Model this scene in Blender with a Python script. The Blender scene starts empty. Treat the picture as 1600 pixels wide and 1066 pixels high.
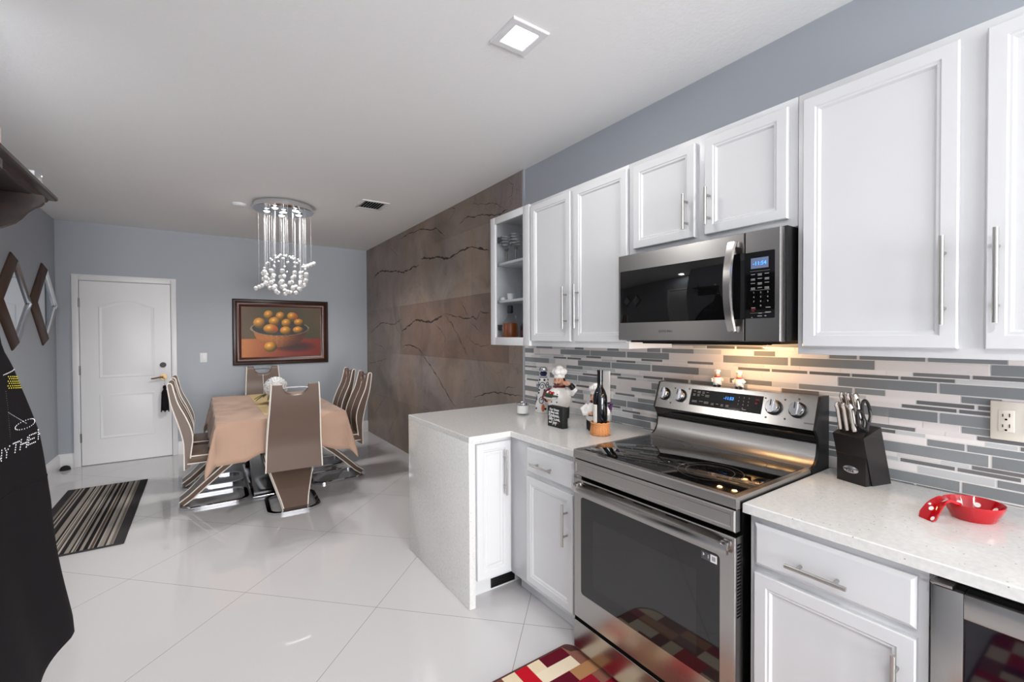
import bpy, bmesh, math, random
from mathutils import Vector, Matrix
random.seed(7)
S = bpy.context.scene
COL = S.collection
pi, sin, cos = math.pi, math.sin, math.cos

# ------------------------------------------------------------------ camera
cam_d = bpy.data.cameras.new('camera'); cam = bpy.data.objects.new('camera', cam_d); COL.objects.link(cam)
R_ = Vector((0.8233812, -0.5674719, -0.0043659)); U_ = Vector((0.0114202, 0.0088774, 0.9998954)); F_ = Vector((0.5673738, 0.8233449, -0.0137901))
cam.matrix_world = Matrix(((R_.x, U_.x, -F_.x, -2.07257), (R_.y, U_.y, -F_.y, 0), (R_.z, U_.z, -F_.z, 1.458247), (0, 0, 0, 1)))
cam_d.sensor_width = 36; cam_d.lens = 703.08 * 36 / 1600; cam_d.clip_start = .02
S.camera = cam

# ------------------------------------------------------------------ world, light, exposure
S.view_settings.view_transform = 'Standard'; S.view_settings.look = 'None'
S.view_settings.gamma = 1; S.view_settings.use_curve_mapping = False
S.view_settings.exposure = 0.18
W = bpy.data.worlds.new('world'); S.world = W; W.use_nodes = True
W.node_tree.nodes['Background'].inputs[0].default_value = (.85, .92, 1, 1)
W.node_tree.nodes['Background'].inputs[1].default_value = 1.0
S.cycles.max_bounces = 10; S.cycles.diffuse_bounces = 6; S.cycles.glossy_bounces = 6; S.cycles.transmission_bounces = 8; S.cycles.transparent_max_bounces = 12
S.cycles.caustics_reflective = False; S.cycles.caustics_refractive = False
S.cycles.sample_clamp_indirect = 6
S.cycles.use_denoising = True

def area(name, loc, target, sx, sy, power, color=(1, 1, 1), spread=pi):
    l = bpy.data.lights.new(name, 'AREA'); l.shape = 'RECTANGLE'; l.size = sx; l.size_y = sy; l.energy = power; l.color = color; l.spread = spread
    o = bpy.data.objects.new(name, l); COL.objects.link(o); o.location = loc
    d = Vector(target) - Vector(loc); o.rotation_euler = d.to_track_quat('-Z', 'Y').to_euler()
    return o
H = 2.744; XL = -3.389; D = 6.897; XK = -2.72; YB = -6.0
# added daylight lamp behind the camera, tilted up, at an added sliding door
area('added_daylight_lamp', (-1.5, YB + .12, 1.1), (-1.5, YB + 3, 2.1), 2.2, 1.9, 430, (1, .985, .97))
# recessed ceiling downlights (fixtures built below); all after the first are added for light
DOWNLIGHTS = [(-.93, 1.592), (-.93, -.35), (-2.1, -.35), (-3.02, 2.9), (-.93, -2.3), (-2.1, -2.3)]
for i, (x, y) in enumerate(DOWNLIGHTS):
    area('downlight_lamp', (x, y, H - .035), (x, y, 0), .11, .11, (4.5 if y > 0 else 2) if x > -1 else 20 if x > -3 else 17, (1, .97, .93))

# ------------------------------------------------------------------ materials
def lin(h):
    if isinstance(h, str):
        h = h.lstrip('#'); c = [int(h[i:i + 2], 16) / 255 for i in (0, 2, 4)]
    else: c = [v / 255 for v in h]
    return tuple(v / 12.92 if v <= .04045 else ((v + .055) / 1.055) ** 2.4 for v in c) + (1,)
MATS = {}
def mat(name, col=(200, 200, 200), rough=.5, metal=0, spec=.5, coat=0, emit=None, estr=0, trans=0, ior=1.45, sheen=0, aniso=0):
    m = bpy.data.materials.new(name); m.use_nodes = True
    b = m.node_tree.nodes['Principled BSDF']; I = b.inputs
    I['Base Color'].default_value = lin(col); I['Roughness'].default_value = rough; I['Metallic'].default_value = metal
    I['Specular IOR Level'].default_value = spec; I['Coat Weight'].default_value = coat; I['Coat Roughness'].default_value = .05
    I['Transmission Weight'].default_value = trans; I['IOR'].default_value = ior; I['Sheen Weight'].default_value = sheen
    if aniso: I['Anisotropic'].default_value = aniso
    if emit: I['Emission Color'].default_value = lin(emit); I['Emission Strength'].default_value = estr
    MATS[name] = m
    return m
def nodes(m): return m.node_tree.nodes, m.node_tree.links, m.node_tree.nodes['Principled BSDF']
def N(nt, t, **k):
    n = nt.new(t)
    for a, v in k.items(): setattr(n, a, v)
    return n
def ramp(nt, stops):
    r = nt.new('ShaderNodeValToRGB'); e = r.color_ramp.elements
    while len(e) > 1: e.remove(e[-1])
    e[0].position = stops[0][0]; e[0].color = lin(stops[0][1])
    for p, c in stops[1:]:
        x = e.new(p); x.color = lin(c)
    return r
def noise_bump(m, scale, strength, dist=.002, detail=3, coord='Object', stretch=None):
    nt, lk, b = nodes(m)
    tc = N(nt, 'ShaderNodeTexCoord'); n = N(nt, 'ShaderNodeTexNoise'); n.inputs['Scale'].default_value = scale; n.inputs['Detail'].default_value = detail
    if stretch:
        mp = N(nt, 'ShaderNodeMapping'); mp.inputs['Scale'].default_value = stretch
        lk.new(tc.outputs[coord], mp.inputs[0]); lk.new(mp.outputs[0], n.inputs['Vector'])
    else: lk.new(tc.outputs[coord], n.inputs['Vector'])
    bp = N(nt, 'ShaderNodeBump'); bp.inputs['Strength'].default_value = strength; bp.inputs['Distance'].default_value = dist
    lk.new(n.outputs[0], bp.inputs['Height']); lk.new(bp.outputs[0], b.inputs['Normal'])
    return n
def noise_color(m, scale, stops, detail=4, stretch=None, coord='Object'):
    nt, lk, b = nodes(m)
    tc = N(nt, 'ShaderNodeTexCoord'); n = N(nt, 'ShaderNodeTexNoise'); n.inputs['Scale'].default_value = scale; n.inputs['Detail'].default_value = detail
    mp = N(nt, 'ShaderNodeMapping'); mp.inputs['Scale'].default_value = stretch or (1, 1, 1)
    lk.new(tc.outputs[coord], mp.inputs[0]); lk.new(mp.outputs[0], n.inputs['Vector'])
    r = ramp(nt, stops); lk.new(n.outputs[0], r.inputs[0]); lk.new(r.outputs[0], b.inputs['Base Color'])
    return r

wall_m = mat('blue_grey_paint', (168, 173, 180), .6, spec=.3); noise_bump(wall_m, 180, .12, .001)
ceil_m = mat('ceiling_paint', (236, 236, 236), .8, spec=.2); noise_bump(ceil_m, 60, .35, .004, 5)
white_m = mat('white_paint', (223, 223, 225), .35, spec=.4)
cab_m = mat('white_cabinet_lacquer', (210, 211, 213), .32, spec=.45)
cabin_m = mat('cabinet_interior', (222, 220, 218), .5)
steel = mat('brushed_steel', (178, 175, 172), .22, 1); noise_bump(steel, 40, .05, .0006, 2, stretch=(60, 1, 60))
steel_d = mat('dark_steel', (120, 117, 114), .3, 1)
nickel = mat('brushed_nickel', (188, 186, 182), .28, 1)
chrome = mat('chrome', (225, 226, 230), .06, 1)
silver = mat('silver_decor', (205, 205, 208), .15, 1)
blackglass = mat('black_glass', (11, 11, 12), .03, spec=.6)
ovenglass = mat('oven_glass', (26, 26, 27), .04, spec=.75)
black = mat('black_plastic', (18, 18, 19), .4)
blackgloss = mat('black_gloss', (12, 12, 14), .12, spec=.6)
gap_m = mat('dark_gap', (6, 6, 6), .8, spec=.1)
rubber = mat('black_rubber', (20, 20, 22), .7)
ink = mat('grey_print', (150, 150, 152), .5)
inkred = mat('red_print', (150, 40, 45), .5)
inkdark = mat('dark_print', (70, 66, 66), .5)
clock_m = mat('blue_clock_digits', (30, 100, 255), .4, emit=(60, 150, 255), estr=2.2)
lcd_m = mat('lcd_backlit', (95, 105, 125), .3, emit=(70, 85, 120), estr=.35)
lamp_m = mat('lamp_diffuser', (255, 255, 255), .4, emit=(255, 250, 242), estr=9)
warm_m = mat('warm_bulb', (255, 210, 150), .4, emit=(255, 180, 90), estr=10)
bulb_m = mat('cool_bulb', (255, 255, 255), .3, emit=(255, 252, 248), estr=22)
crystal = mat('crystal', (255, 255, 255), .02, trans=.55, ior=1.5, spec=.9, emit=(235, 238, 245), estr=.0)
leather = mat('brown_leather', (100, 82, 72), .42, spec=.45); noise_bump(leather, 160, .1, .0008)
leather_in = mat('dark_brown_leather', (104, 84, 72), .45); noise_bump(leather_in, 160, .1, .0008)
piping_m = mat('cream_piping', (232, 225, 215), .5)
cloth_m = mat('tan_tablecloth', (182, 151, 132), .75, spec=.2, sheen=.2); noise_bump(cloth_m, 500, .1, .0006)
runner_m = mat('gold_runner', (196, 172, 128), .6, spec=.3)
darkwood = mat('dark_wood', (50, 33, 28), .35); noise_color(darkwood, 6, [(.3, (26, 17, 16)), (.7, (40, 28, 25))], stretch=(8, 1, 8))
framewood = mat('painting_frame_wood', (44, 26, 16), .3, spec=.6)
frameinner = mat('painting_frame_red', (72, 30, 18), .3, spec=.6)
mirrorframe = mat('brown_mirror_frame', (70, 50, 40), .35)
mirror_m = mat('mirror', (205, 212, 220), .03, 1)
bevel_m = mat('mirror_bevel', (225, 228, 232), .12, 1)
blackcloth = mat('black_apron_cloth', (27, 25, 28), .85, spec=.15); noise_bump(blackcloth, 700, .25, .0006)
rhine_m = mat('rhinestones', (235, 235, 240), .15, spec=.9)
rhine_y = mat('yellow_rhinestones', (215, 205, 50), .2, spec=.9)
rhine_g = mat('green_rhinestones', (60, 130, 90), .3)
brass = mat('brass', (150, 124, 88), .35, 1)
matgrey = mat('floor_mat_border', (62, 60, 62), .95, spec=.05)
red_c = mat('red_ceramic', (178, 8, 24), .08, spec=.6, coat=.4)
white_c = mat('white_ceramic', (240, 238, 235), .15, spec=.5)
navy_c = mat('navy_glaze', (30, 34, 84), .15)
orange_c = mat('orange_glaze', (205, 110, 60), .3)
skin_c = mat('ceramic_skin', (224, 170, 140), .35)
burg_c = mat('burgundy_glaze', (96, 22, 34), .3)
green_c = mat('green_glaze', (42, 62, 44), .3)
hair_c = mat('black_glaze', (22, 20, 22), .3)
purple_c = mat('grape_glaze', (78, 52, 92), .25)
basket_m = mat('woven_basket', (206, 144, 92), .7)
label_m = mat('paper_label', (228, 222, 214), .6)
wine_m = mat('dark_wine_glass', (10, 10, 18), .05, spec=.7)
petal_m = mat('white_petals', (238, 238, 238), .6)
leaf_m = mat('dull_leaves', (74, 82, 40), .5)
gold_m = mat('gold_vase', (170, 140, 70), .3, .6)
amber = mat('amber_whisky', (196, 98, 22), .06, trans=.55, spec=.5)
outlet_m = mat('ivory_plastic', (232, 226, 214), .4)
wax_m = mat('candle_wax', (238, 236, 232), .5)
bx_m = mat('black_sign_paint', (20, 20, 20), .6)
signw_m = mat('white_sign_lettering', (228, 228, 228), .6)
block_m = mat('black_knife_block', (30, 26, 26), .35)
knife_m = mat('polished_steel', (205, 198, 192), .14, 1)
grout_m = mat('white_grout', (228, 226, 224), .7)

# clear pane: thin glass that lets straight light through
def pane_mat(name, tint=(245, 250, 250), base=.06):
    m = bpy.data.materials.new(name); m.use_nodes = True; nt = m.node_tree.nodes; lk = m.node_tree.links
    nt.remove(nt['Principled BSDF']); out = nt['Material Output']
    t = N(nt, 'ShaderNodeBsdfTransparent'); t.inputs[0].default_value = lin(tint)
    g = N(nt, 'ShaderNodeBsdfGlossy'); g.inputs['Roughness'].default_value = .02
    f = N(nt, 'ShaderNodeFresnel'); f.inputs[0].default_value = 1.5
    ge = N(nt, 'ShaderNodeNewGeometry'); iv = N(nt, 'ShaderNodeMath', operation='SUBTRACT'); iv.inputs[0].default_value = 1; lk.new(ge.outputs['Backfacing'], iv.inputs[1])
    mu = N(nt, 'ShaderNodeMath', operation='MULTIPLY'); lk.new(f.outputs[0], mu.inputs[0]); lk.new(iv.outputs[0], mu.inputs[1])
    mx = N(nt, 'ShaderNodeMixShader'); lk.new(mu.outputs[0], mx.inputs[0]); lk.new(t.outputs[0], mx.inputs[1]); lk.new(g.outputs[0], mx.inputs[2]); lk.new(mx.outputs[0], out.inputs[0])
    MATS[name] = m
    return m
glass_m = pane_mat('clear_glass', (253, 254, 254))
glass_d = pane_mat('smoked_glass', (248, 249, 250))
wire_m = mat('nylon_wire', (250, 250, 252), .3, spec=.8); wire_m.node_tree.nodes['Principled BSDF'].inputs['Alpha'].default_value = .15

# floor: large white porcelain tiles laid on the diagonal
floor_m = mat('white_porcelain', (206, 204, 205), .045, spec=.5)
def _floor():
    nt, lk, b = nodes(floor_m)
    tc = N(nt, 'ShaderNodeTexCoord'); mp = N(nt, 'ShaderNodeMapping'); mp.inputs['Rotation'].default_value = (0, 0, pi / 4)
    lk.new(tc.outputs['Object'], mp.inputs[0])     # rotated: X=(x-y)/sqrt2, Y=(x+y)/sqrt2
    sep = N(nt, 'ShaderNodeSeparateXYZ'); lk.new(mp.outputs[0], sep.inputs[0])
    def line(sock, off):
        a = N(nt, 'ShaderNodeMath', operation='ADD'); a.inputs[1].default_value = off; lk.new(sock, a.inputs[0])
        w = N(nt, 'ShaderNodeMath', operation='PINGPONG'); w.inputs[1].default_value = .4; lk.new(a.outputs[0], w.inputs[0])
        c = N(nt, 'ShaderNodeMath', operation='LESS_THAN'); c.inputs[1].default_value = .0016; lk.new(w.outputs[0], c.inputs[0])
        return c.outputs[0]
    l1 = line(sep.outputs[0], 1.82); l2 = line(sep.outputs[1], -.755)
    mx = N(nt, 'ShaderNodeMath', operation='MAXIMUM'); lk.new(l1, mx.inputs[0]); lk.new(l2, mx.inputs[1])
    mc = N(nt, 'ShaderNodeMix', data_type='RGBA'); mc.inputs['A'].default_value = lin((206, 204, 205)); mc.inputs['B'].default_value = lin((150, 147, 145))
    lk.new(mx.outputs[0], mc.inputs['Factor']); lk.new(mc.outputs['Result'], b.inputs['Base Color'])
    n = N(nt, 'ShaderNodeTexNoise'); n.inputs['Scale'].default_value = 1.2; lk.new(tc.outputs['Object'], n.inputs['Vector'])
    bp = N(nt, 'ShaderNodeBump'); bp.inputs['Strength'].default_value = .02; bp.inputs['Distance'].default_value = .02; lk.new(n.outputs[0], bp.inputs['Height']); lk.new(bp.outputs[0], b.inputs['Normal'])
_floor()
# quartz with fine grey specks
quartz = mat('white_quartz', (228, 227, 225), .12, spec=.5)
def _quartz():
    nt, lk, b = nodes(quartz)
    tc = N(nt, 'ShaderNodeTexCoord'); v = N(nt, 'ShaderNodeTexVoronoi'); v.inputs['Scale'].default_value = 95; lk.new(tc.outputs['Object'], v.inputs['Vector'])
    n = N(nt, 'ShaderNodeTexNoise'); n.inputs['Scale'].default_value = 70; n.inputs['Detail'].default_value = 3; lk.new(tc.outputs['Object'], n.inputs['Vector'])
    s = N(nt, 'ShaderNodeSeparateXYZ'); lk.new(v.outputs['Color'], s.inputs[0])
    g = N(nt, 'ShaderNodeMath', operation='GREATER_THAN'); g.inputs[1].default_value = .9; lk.new(s.outputs[0], g.inputs[0])
    d = N(nt, 'ShaderNodeMath', operation='LESS_THAN'); d.inputs[1].default_value = .2; lk.new(v.outputs['Distance'], d.inputs[0])
    m_ = N(nt, 'ShaderNodeMath', operation='MULTIPLY'); lk.new(g.outputs[0], m_.inputs[0]); lk.new(d.outputs[0], m_.inputs[1])
    r = ramp(nt, [(.3, (210, 210, 208)), (.7, (222, 221, 219))]); lk.new(n.outputs[0], r.inputs[0])
    mc = N(nt, 'ShaderNodeMix', data_type='RGBA'); mc.inputs['B'].default_value = lin((160, 156, 152))
    lk.new(m_.outputs[0], mc.inputs['Factor']); lk.new(r.outputs[0], mc.inputs['A']); lk.new(mc.outputs['Result'], b.inputs['Base Color'])
_quartz()
# brown-grey stone with per-tile tone
stone = mat('brown_stone', (105, 96, 90), .38, spec=.4)
def _stone():
    nt, lk, b = nodes(stone)
    tc = N(nt, 'ShaderNodeTexCoord')
    n = N(nt, 'ShaderNodeTexNoise'); n.inputs['Scale'].default_value = 1.7; n.inputs['Detail'].default_value = 9; n.inputs['Roughness'].default_value = .62; n.inputs['Distortion'].default_value = .6
    lk.new(tc.outputs['Object'], n.inputs['Vector'])
    r = ramp(nt, [(.25, (96, 89, 86)), (.45, (127, 117, 112)), (.6, (142, 131, 126)), (.8, (157, 146, 139))]); lk.new(n.outputs[0], r.inputs[0])
    n2 = N(nt, 'ShaderNodeTexNoise'); n2.inputs['Scale'].default_value = .9; n2.inputs['Detail'].default_value = 3; lk.new(tc.outputs['Object'], n2.inputs['Vector'])
    r2 = ramp(nt, [(.42, (188, 188, 188)), (.62, (200, 184, 160)), (.75, (188, 188, 188))]); lk.new(n2.outputs[0], r2.inputs[0])
    a = N(nt, 'ShaderNodeAttribute', attribute_name='tint')
    m1 = N(nt, 'ShaderNodeMix', data_type='RGBA', blend_type='OVERLAY'); m1.inputs['Factor'].default_value = .55; lk.new(r.outputs[0], m1.inputs['A']); lk.new(r2.outputs[0], m1.inputs['B'])
    m2 = N(nt, 'ShaderNodeMix', data_type='RGBA', blend_type='MULTIPLY'); m2.inputs['Factor'].default_value = 1; lk.new(m1.outputs['Result'], m2.inputs['A']); lk.new(a.outputs['Color'], m2.inputs['B'])
    # fine hairline veins
    v = N(nt, 'ShaderNodeTexVoronoi', feature='DISTANCE_TO_EDGE'); v.inputs['Scale'].default_value = 2.3
    nd = N(nt, 'ShaderNodeTexNoise'); nd.inputs['Scale'].default_value = 3; nd.inputs['Detail'].default_value = 4; lk.new(tc.outputs['Object'], nd.inputs['Vector'])
    mv = N(nt, 'ShaderNodeMix', data_type='RGBA', blend_type='LINEAR_LIGHT'); mv.inputs['Factor'].default_value = .25; lk.new(tc.outputs['Object'], mv.inputs['A']); lk.new(nd.outputs['Color'], mv.inputs['B'])
    lk.new(mv.outputs['Result'], v.inputs['Vector'])
    lt = N(nt, 'ShaderNodeMapRange'); lt.inputs['From Max'].default_value = .012; lt.inputs['To Min'].default_value = .72; lk.new(v.outputs['Distance'], lt.inputs['Value'])
    m3 = N(nt, 'ShaderNodeMix', data_type='RGBA', blend_type='MULTIPLY'); m3.inputs['Factor'].default_value = .7; lk.new(m2.outputs['Result'], m3.inputs['A']); lk.new(lt.outputs[0], m3.inputs['B'])
    lk.new(m3.outputs['Result'], b.inputs['Base Color'])
    bp = N(nt, 'ShaderNodeBump'); bp.inputs['Strength'].default_value = .25; bp.inputs['Distance'].default_value = .004; lk.new(n.outputs[0], bp.inputs['Height']); lk.new(bp.outputs[0], b.inputs['Normal'])
_stone()
vein_m = mat('dark_stone_vein', (46, 36, 32), .6)
# colour taken from the mesh's own colour attribute (tiles, painting, woven stripes, patchwork)
def attr_mat(name, rough, spec=.5, bump=None):
    m = mat(name, (200, 200, 200), rough, spec=spec); nt, lk, b = nodes(m)
    a = N(nt, 'ShaderNodeAttribute', attribute_name='tint'); lk.new(a.outputs['Color'], b.inputs['Base Color'])
    if bump: noise_bump(m, *bump)
    return m
tile_glass = attr_mat('grey_glass_mosaic', .12, .5)
tile_stone = attr_mat('pale_stone_mosaic', .3, .4)
paint_m = attr_mat('oil_paint', .45, .4, (220, .3, .002))
weave_m = attr_mat('woven_mat', .95, .05, (900, .5, .002))
patch_m = attr_mat('patchwork_rug', .9, .08, (600, .5, .002))

# ------------------------------------------------------------------ mesh builder
class MB:
    def __init__(s):
        s.bm = bmesh.new(); s.mi = 0; s.tint = None; s.tl = s.bm.loops.layers.float_color.new('tint')
    def m(s, i): s.mi = i; return s
    def _f(s, vs):
        try: f = s.bm.faces.new(vs)
        except ValueError: return None
        f.material_index = s.mi; f.smooth = True
        if s.tint:
            for l in f.loops: l[s.tl] = s.tint
        return f
    def v(s, p): return s.bm.verts.new(p)
    def face(s, pts): return s._f([s.v(p) for p in pts])
    def box(s, x0, x1, y0, y1, z0, z1, bev=0, M=None):
        x0, x1 = min(x0, x1), max(x0, x1); y0, y1 = min(y0, y1), max(y0, y1); z0, z1 = min(z0, z1), max(z0, z1)
        b = min(bev, .49 * min(x1 - x0, y1 - y0, z1 - z0))
        t = bmesh.new(); bmesh.ops.create_cube(t, size=1)
        for v in t.verts: v.co = Vector(((x0 + x1) / 2 + v.co.x * (x1 - x0), (y0 + y1) / 2 + v.co.y * (y1 - y0), (z0 + z1) / 2 + v.co.z * (z1 - z0)))
        if b > 0: bmesh.ops.bevel(t, geom=t.edges[:], offset=b, segments=2, profile=.5, affect='EDGES')
        s.merge(t, M); return s
    def merge(s, t, M=None):
        mp = {v: s.v(M @ v.co if M else v.co) for v in t.verts}
        for f in t.faces: s._f([mp[v] for v in f.verts])
        t.free()
    def loft(s, loops, closed=True, caps=True):
        rows = [[s.v(p) for p in L] for L in loops]; n = len(rows[0])
        for a, b in zip(rows, rows[1:]):
            for i in range(n if closed else n - 1):
                j = (i + 1) % n; s._f([a[i], a[j], b[j], b[i]])
        if caps and closed: s._f(rows[0][::-1]); s._f(rows[-1])
        return s
    def tube(s, pts, r, seg=8, closed=False, flat=1):
        P = [Vector(p) for p in pts]; n = len(P); loops = []; up = None
        for i, p in enumerate(P):
            t = (P[(i + 1) % n] - P[i - 1]) if closed else (P[min(i + 1, n - 1)] - P[max(i - 1, 0)])
            t.normalize()
            if up is None: up = Vector((0, 0, 1)) if abs(t.z) < .9 else Vector((1, 0, 0))
            a = t.cross(up).normalized(); u = a.cross(t).normalized(); up = u
            rr = r[i] if isinstance(r, (list, tuple)) else r
            loops.append([p + a * (rr * cos(2 * pi * k / seg)) + u * (rr * flat * sin(2 * pi * k / seg)) for k in range(seg)])
        if closed: loops.append(loops[0]); return s.loft(loops, True, False)
        return s.loft(loops)
    def cyl(s, p0, p1, r0, r1=None, seg=16):
        return s.tube([p0, p1], [r0, r0 if r1 is None else r1], seg)
    def lathe(s, prof, c=(0, 0, 0), seg=24, M=None):
        loops = []
        for r, z in prof:
            L = [Vector((c[0] + max(r, 1e-5) * cos(2 * pi * k / seg), c[1] + max(r, 1e-5) * sin(2 * pi * k / seg), c[2] + z)) for k in range(seg)]
            loops.append([M @ p for p in L] if M else L)
        return s.loft(loops)
    def sphere(s, c, r, sc=(1, 1, 1), u=12, w=8, M=None):
        t = bmesh.new(); bmesh.ops.create_uvsphere(t, u_segments=u, v_segments=w, radius=r)
        T = Matrix.Translation(c) @ (M or Matrix()) @ Matrix.Diagonal((*sc, 1))
        s.merge(t, T); return s
    def prism(s, poly, ax, a0, a1):
        f = {'x': lambda p, a: (a, p[0], p[1]), 'y': lambda p, a: (p[0], a, p[1]), 'z': lambda p, a: (p[0], p[1], a)}[ax]
        return s.loft([[f(p, a0) for p in poly], [f(p, a1) for p in poly]])
    def grid(s, fn, nu, nv, tint=None):
        G = [[s.v(fn(i / nu, j / nv)) for j in range(nv + 1)] for i in range(nu + 1)]
        for i in range(nu):
            for j in range(nv):
                if tint: s.tint = tint((i + .5) / nu, (j + .5) / nv)
                s._f([G[i][j], G[i + 1][j], G[i + 1][j + 1], G[i][j + 1]])
        return s
    def text(s, body, size, o, rx, up, align='LEFT', depth=.0004, shear=0, offset=0):
        cu = bpy.data.curves.new('t', 'FONT'); cu.body = body; cu.size = size; cu.align_x = align; cu.extrude = depth; cu.resolution_u = 2; cu.shear = shear; cu.offset = offset
        ob = bpy.data.objects.new('t', cu); COL.objects.link(ob)
        me = bpy.data.meshes.new_from_object(ob.evaluated_get(bpy.context.evaluated_depsgraph_get()))
        bpy.data.objects.remove(ob); bpy.data.curves.remove(cu)
        o = Vector(o); rx = Vector(rx).normalized(); up = Vector(up).normalized(); nz = rx.cross(up)
        vs = [s.v(o + rx * v.co.x + up * v.co.y + nz * v.co.z) for v in me.vertices]
        for p in me.polygons: s._f([vs[i] for i in p.vertices])
        bpy.data.meshes.remove(me); return s
    def build(s, name, mats, parent=None, world=True, fix=True, sharp=35):
        if fix: bmesh.ops.recalc_face_normals(s.bm, faces=s.bm.faces[:])
        me = bpy.data.meshes.new(name)
        if world and parent is not None:
            off = Vector(); q = parent
            while q: off += Vector(q.location); q = q.parent
            bmesh.ops.translate(s.bm, verts=s.bm.verts[:], vec=-off)
        s.bm.to_mesh(me); s.bm.free()
        me.set_sharp_from_angle(angle=math.radians(sharp))
        for x in (mats if isinstance(mats, (list, tuple)) else [mats]): me.materials.append(x)
        o = bpy.data.objects.new(name, me); COL.objects.link(o)
        if parent is not None: o.parent = parent
        return o
def thing(name, label, cat, loc=(0, 0, 0), rz=0, group=None):
    o = bpy.data.objects.new(name, None); COL.objects.link(o); o.empty_display_size = .05
    o.location = loc; o.rotation_euler = (0, 0, rz)
    return tag(o, label, cat, group)
def tag(o, label, cat, group=None):
    o['label'] = label; o['category'] = cat
    if group: o['group'] = group
    return o
def struct(o): o['kind'] = 'structure'; return o
def dup(root, loc, rz, label, group=None):
    def cp(o, par):
        c = o.copy(); COL.objects.link(c); c.parent = par
        for ch in o.children: cp(ch, c)
        return c
    r = cp(root, None); r.location = loc; r.rotation_euler = (0, 0, rz); r['label'] = label
    if group: r['group'] = group
    return r
def face_map(face, base):
    if face == '-x': return lambda a, z, d: (base - d, a, z)
    if face == '-y': return lambda a, z, d: (a, base - d, z)
    if face == '+x': return lambda a, z, d: (base + d, a, z)
def loops(mb, P, a0, a1, z0, z1, L, cap=True):
    R = []
    for ins, d in L:
        R.append([mb.v(P(*q, d)) for q in ((a0 + ins, z0 + ins), (a1 - ins, z0 + ins), (a1 - ins, z1 - ins), (a0 + ins, z1 - ins))])
    for A, B in zip(R, R[1:]):
        for i in range(4): mb._f([A[i], A[(i + 1) % 4], B[(i + 1) % 4], B[i]])
    if cap: mb._f(R[-1])
    mb._f(R[0][::-1])
    return mb
DOOR = [(0, 0), (0, .016), (.003, .02), (.036, .02), (.04, .0165), (.046, .0165), (.052, .009)]
RAISED = DOOR + [(.062, .009), (.07, .0155)]
SLAB = [(0, 0), (0, .012), (.004, .015), (.01, .02)]
def handle(parent, face, base, a, z, L, vert=True, off=.032):
    P = face_map(face, base); mb = MB(); h = L / 2
    e = [(a, z - h), (a, z + h)] if vert else [(a - h, z), (a + h, z)]
    mb.cyl(P(*e[0], off), P(*e[1], off), .0062, seg=12)
    k = h - .045 if L > .18 else h - .03
    for sgn in (-1, 1):
        q = (a, z + sgn * k) if vert else (a + sgn * k, z)
        mb.cyl(P(*q, -.001), P(*q, off), .005, seg=10)
    return mb.build('handle', nickel, parent)

# ================================================================== THE ROOM
def slab(name, x0, x1, y0, y1, z0, z1, m):
    return struct(MB().box(x0, x1, y0, y1, z0, z1).build(name, m))
slab('floor', XL - .15, .2, YB - .15, D + .15, -.12, 0, floor_m)
slab('ceiling', XL - .15, .2, YB - .15, D + .15, H, H + .12, ceil_m)
slab('wall_right', .012, .16, YB - .15, D + .15, 0, H, wall_m)
slab('wall_back', XL - .15, .16, D, D + .15, 0, H, wall_m)
slab('wall_left', XL - .15, XL, 2.45, D, 0, H, wall_m)
slab('wall_entry', XL - .15, XK, YB - .15, 2.45, 0, H, wall_m)
# wall behind the camera with the opening for the added sliding door
mb = MB(); mb.box(XK, -2.75 + .02, YB - .15, YB, 0, H) if False else None
mb.box(XK, -2.66, YB - .15, YB, 0, H); mb.box(-.34, .012, YB - .15, YB, 0, H); mb.box(-2.66, -.34, YB - .15, YB, 2.2, H)
struct(mb.build('wall_front', wall_m))
mb = MB()
for a, b, c, d in ((-2.66, -2.6, 0, 2.2), (-.4, -.34, 0, 2.2), (-2.6, -.4, 2.14, 2.2), (-2.6, -.4, 0, .05), (-1.53, -1.47, .05, 2.14)): mb.box(a, b, YB - .1, YB - .03, c, d, .004)
w1 = struct(mb.build('added_window_1', white_m))  # unseen glazed sliding door, added to go with the daylight lamp
MB().box(-2.6, -1.53, YB - .07, YB - .064, .05, 2.14).box(-1.47, -.4, YB - .07, YB - .064, .05, 2.14).build('pane', glass_m, w1)
# baseboards
bbp = lambda t: [(0, 0), (t, 0), (t, .125), (t * .55, .15), (0, .16)]
mb = MB()
for a, b in ((XL, -3.258), (-2.326, 0)): mb.prism([(D - p, z) for p, z in bbp(.016)], 'x', a, b)
struct(mb.build('baseboard_back', white_m))
mb = MB(); mb.prism([(XL + p, z) for p, z in bbp(.016)], 'y', 3.62, D - .016); struct(mb.build('baseboard_left', white_m))
mb = MB(); mb.prism([(XK + p, z) for p, z in bbp(.016)], 'y', YB, 2.45); struct(mb.build('baseboard_entry', white_m))

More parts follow.
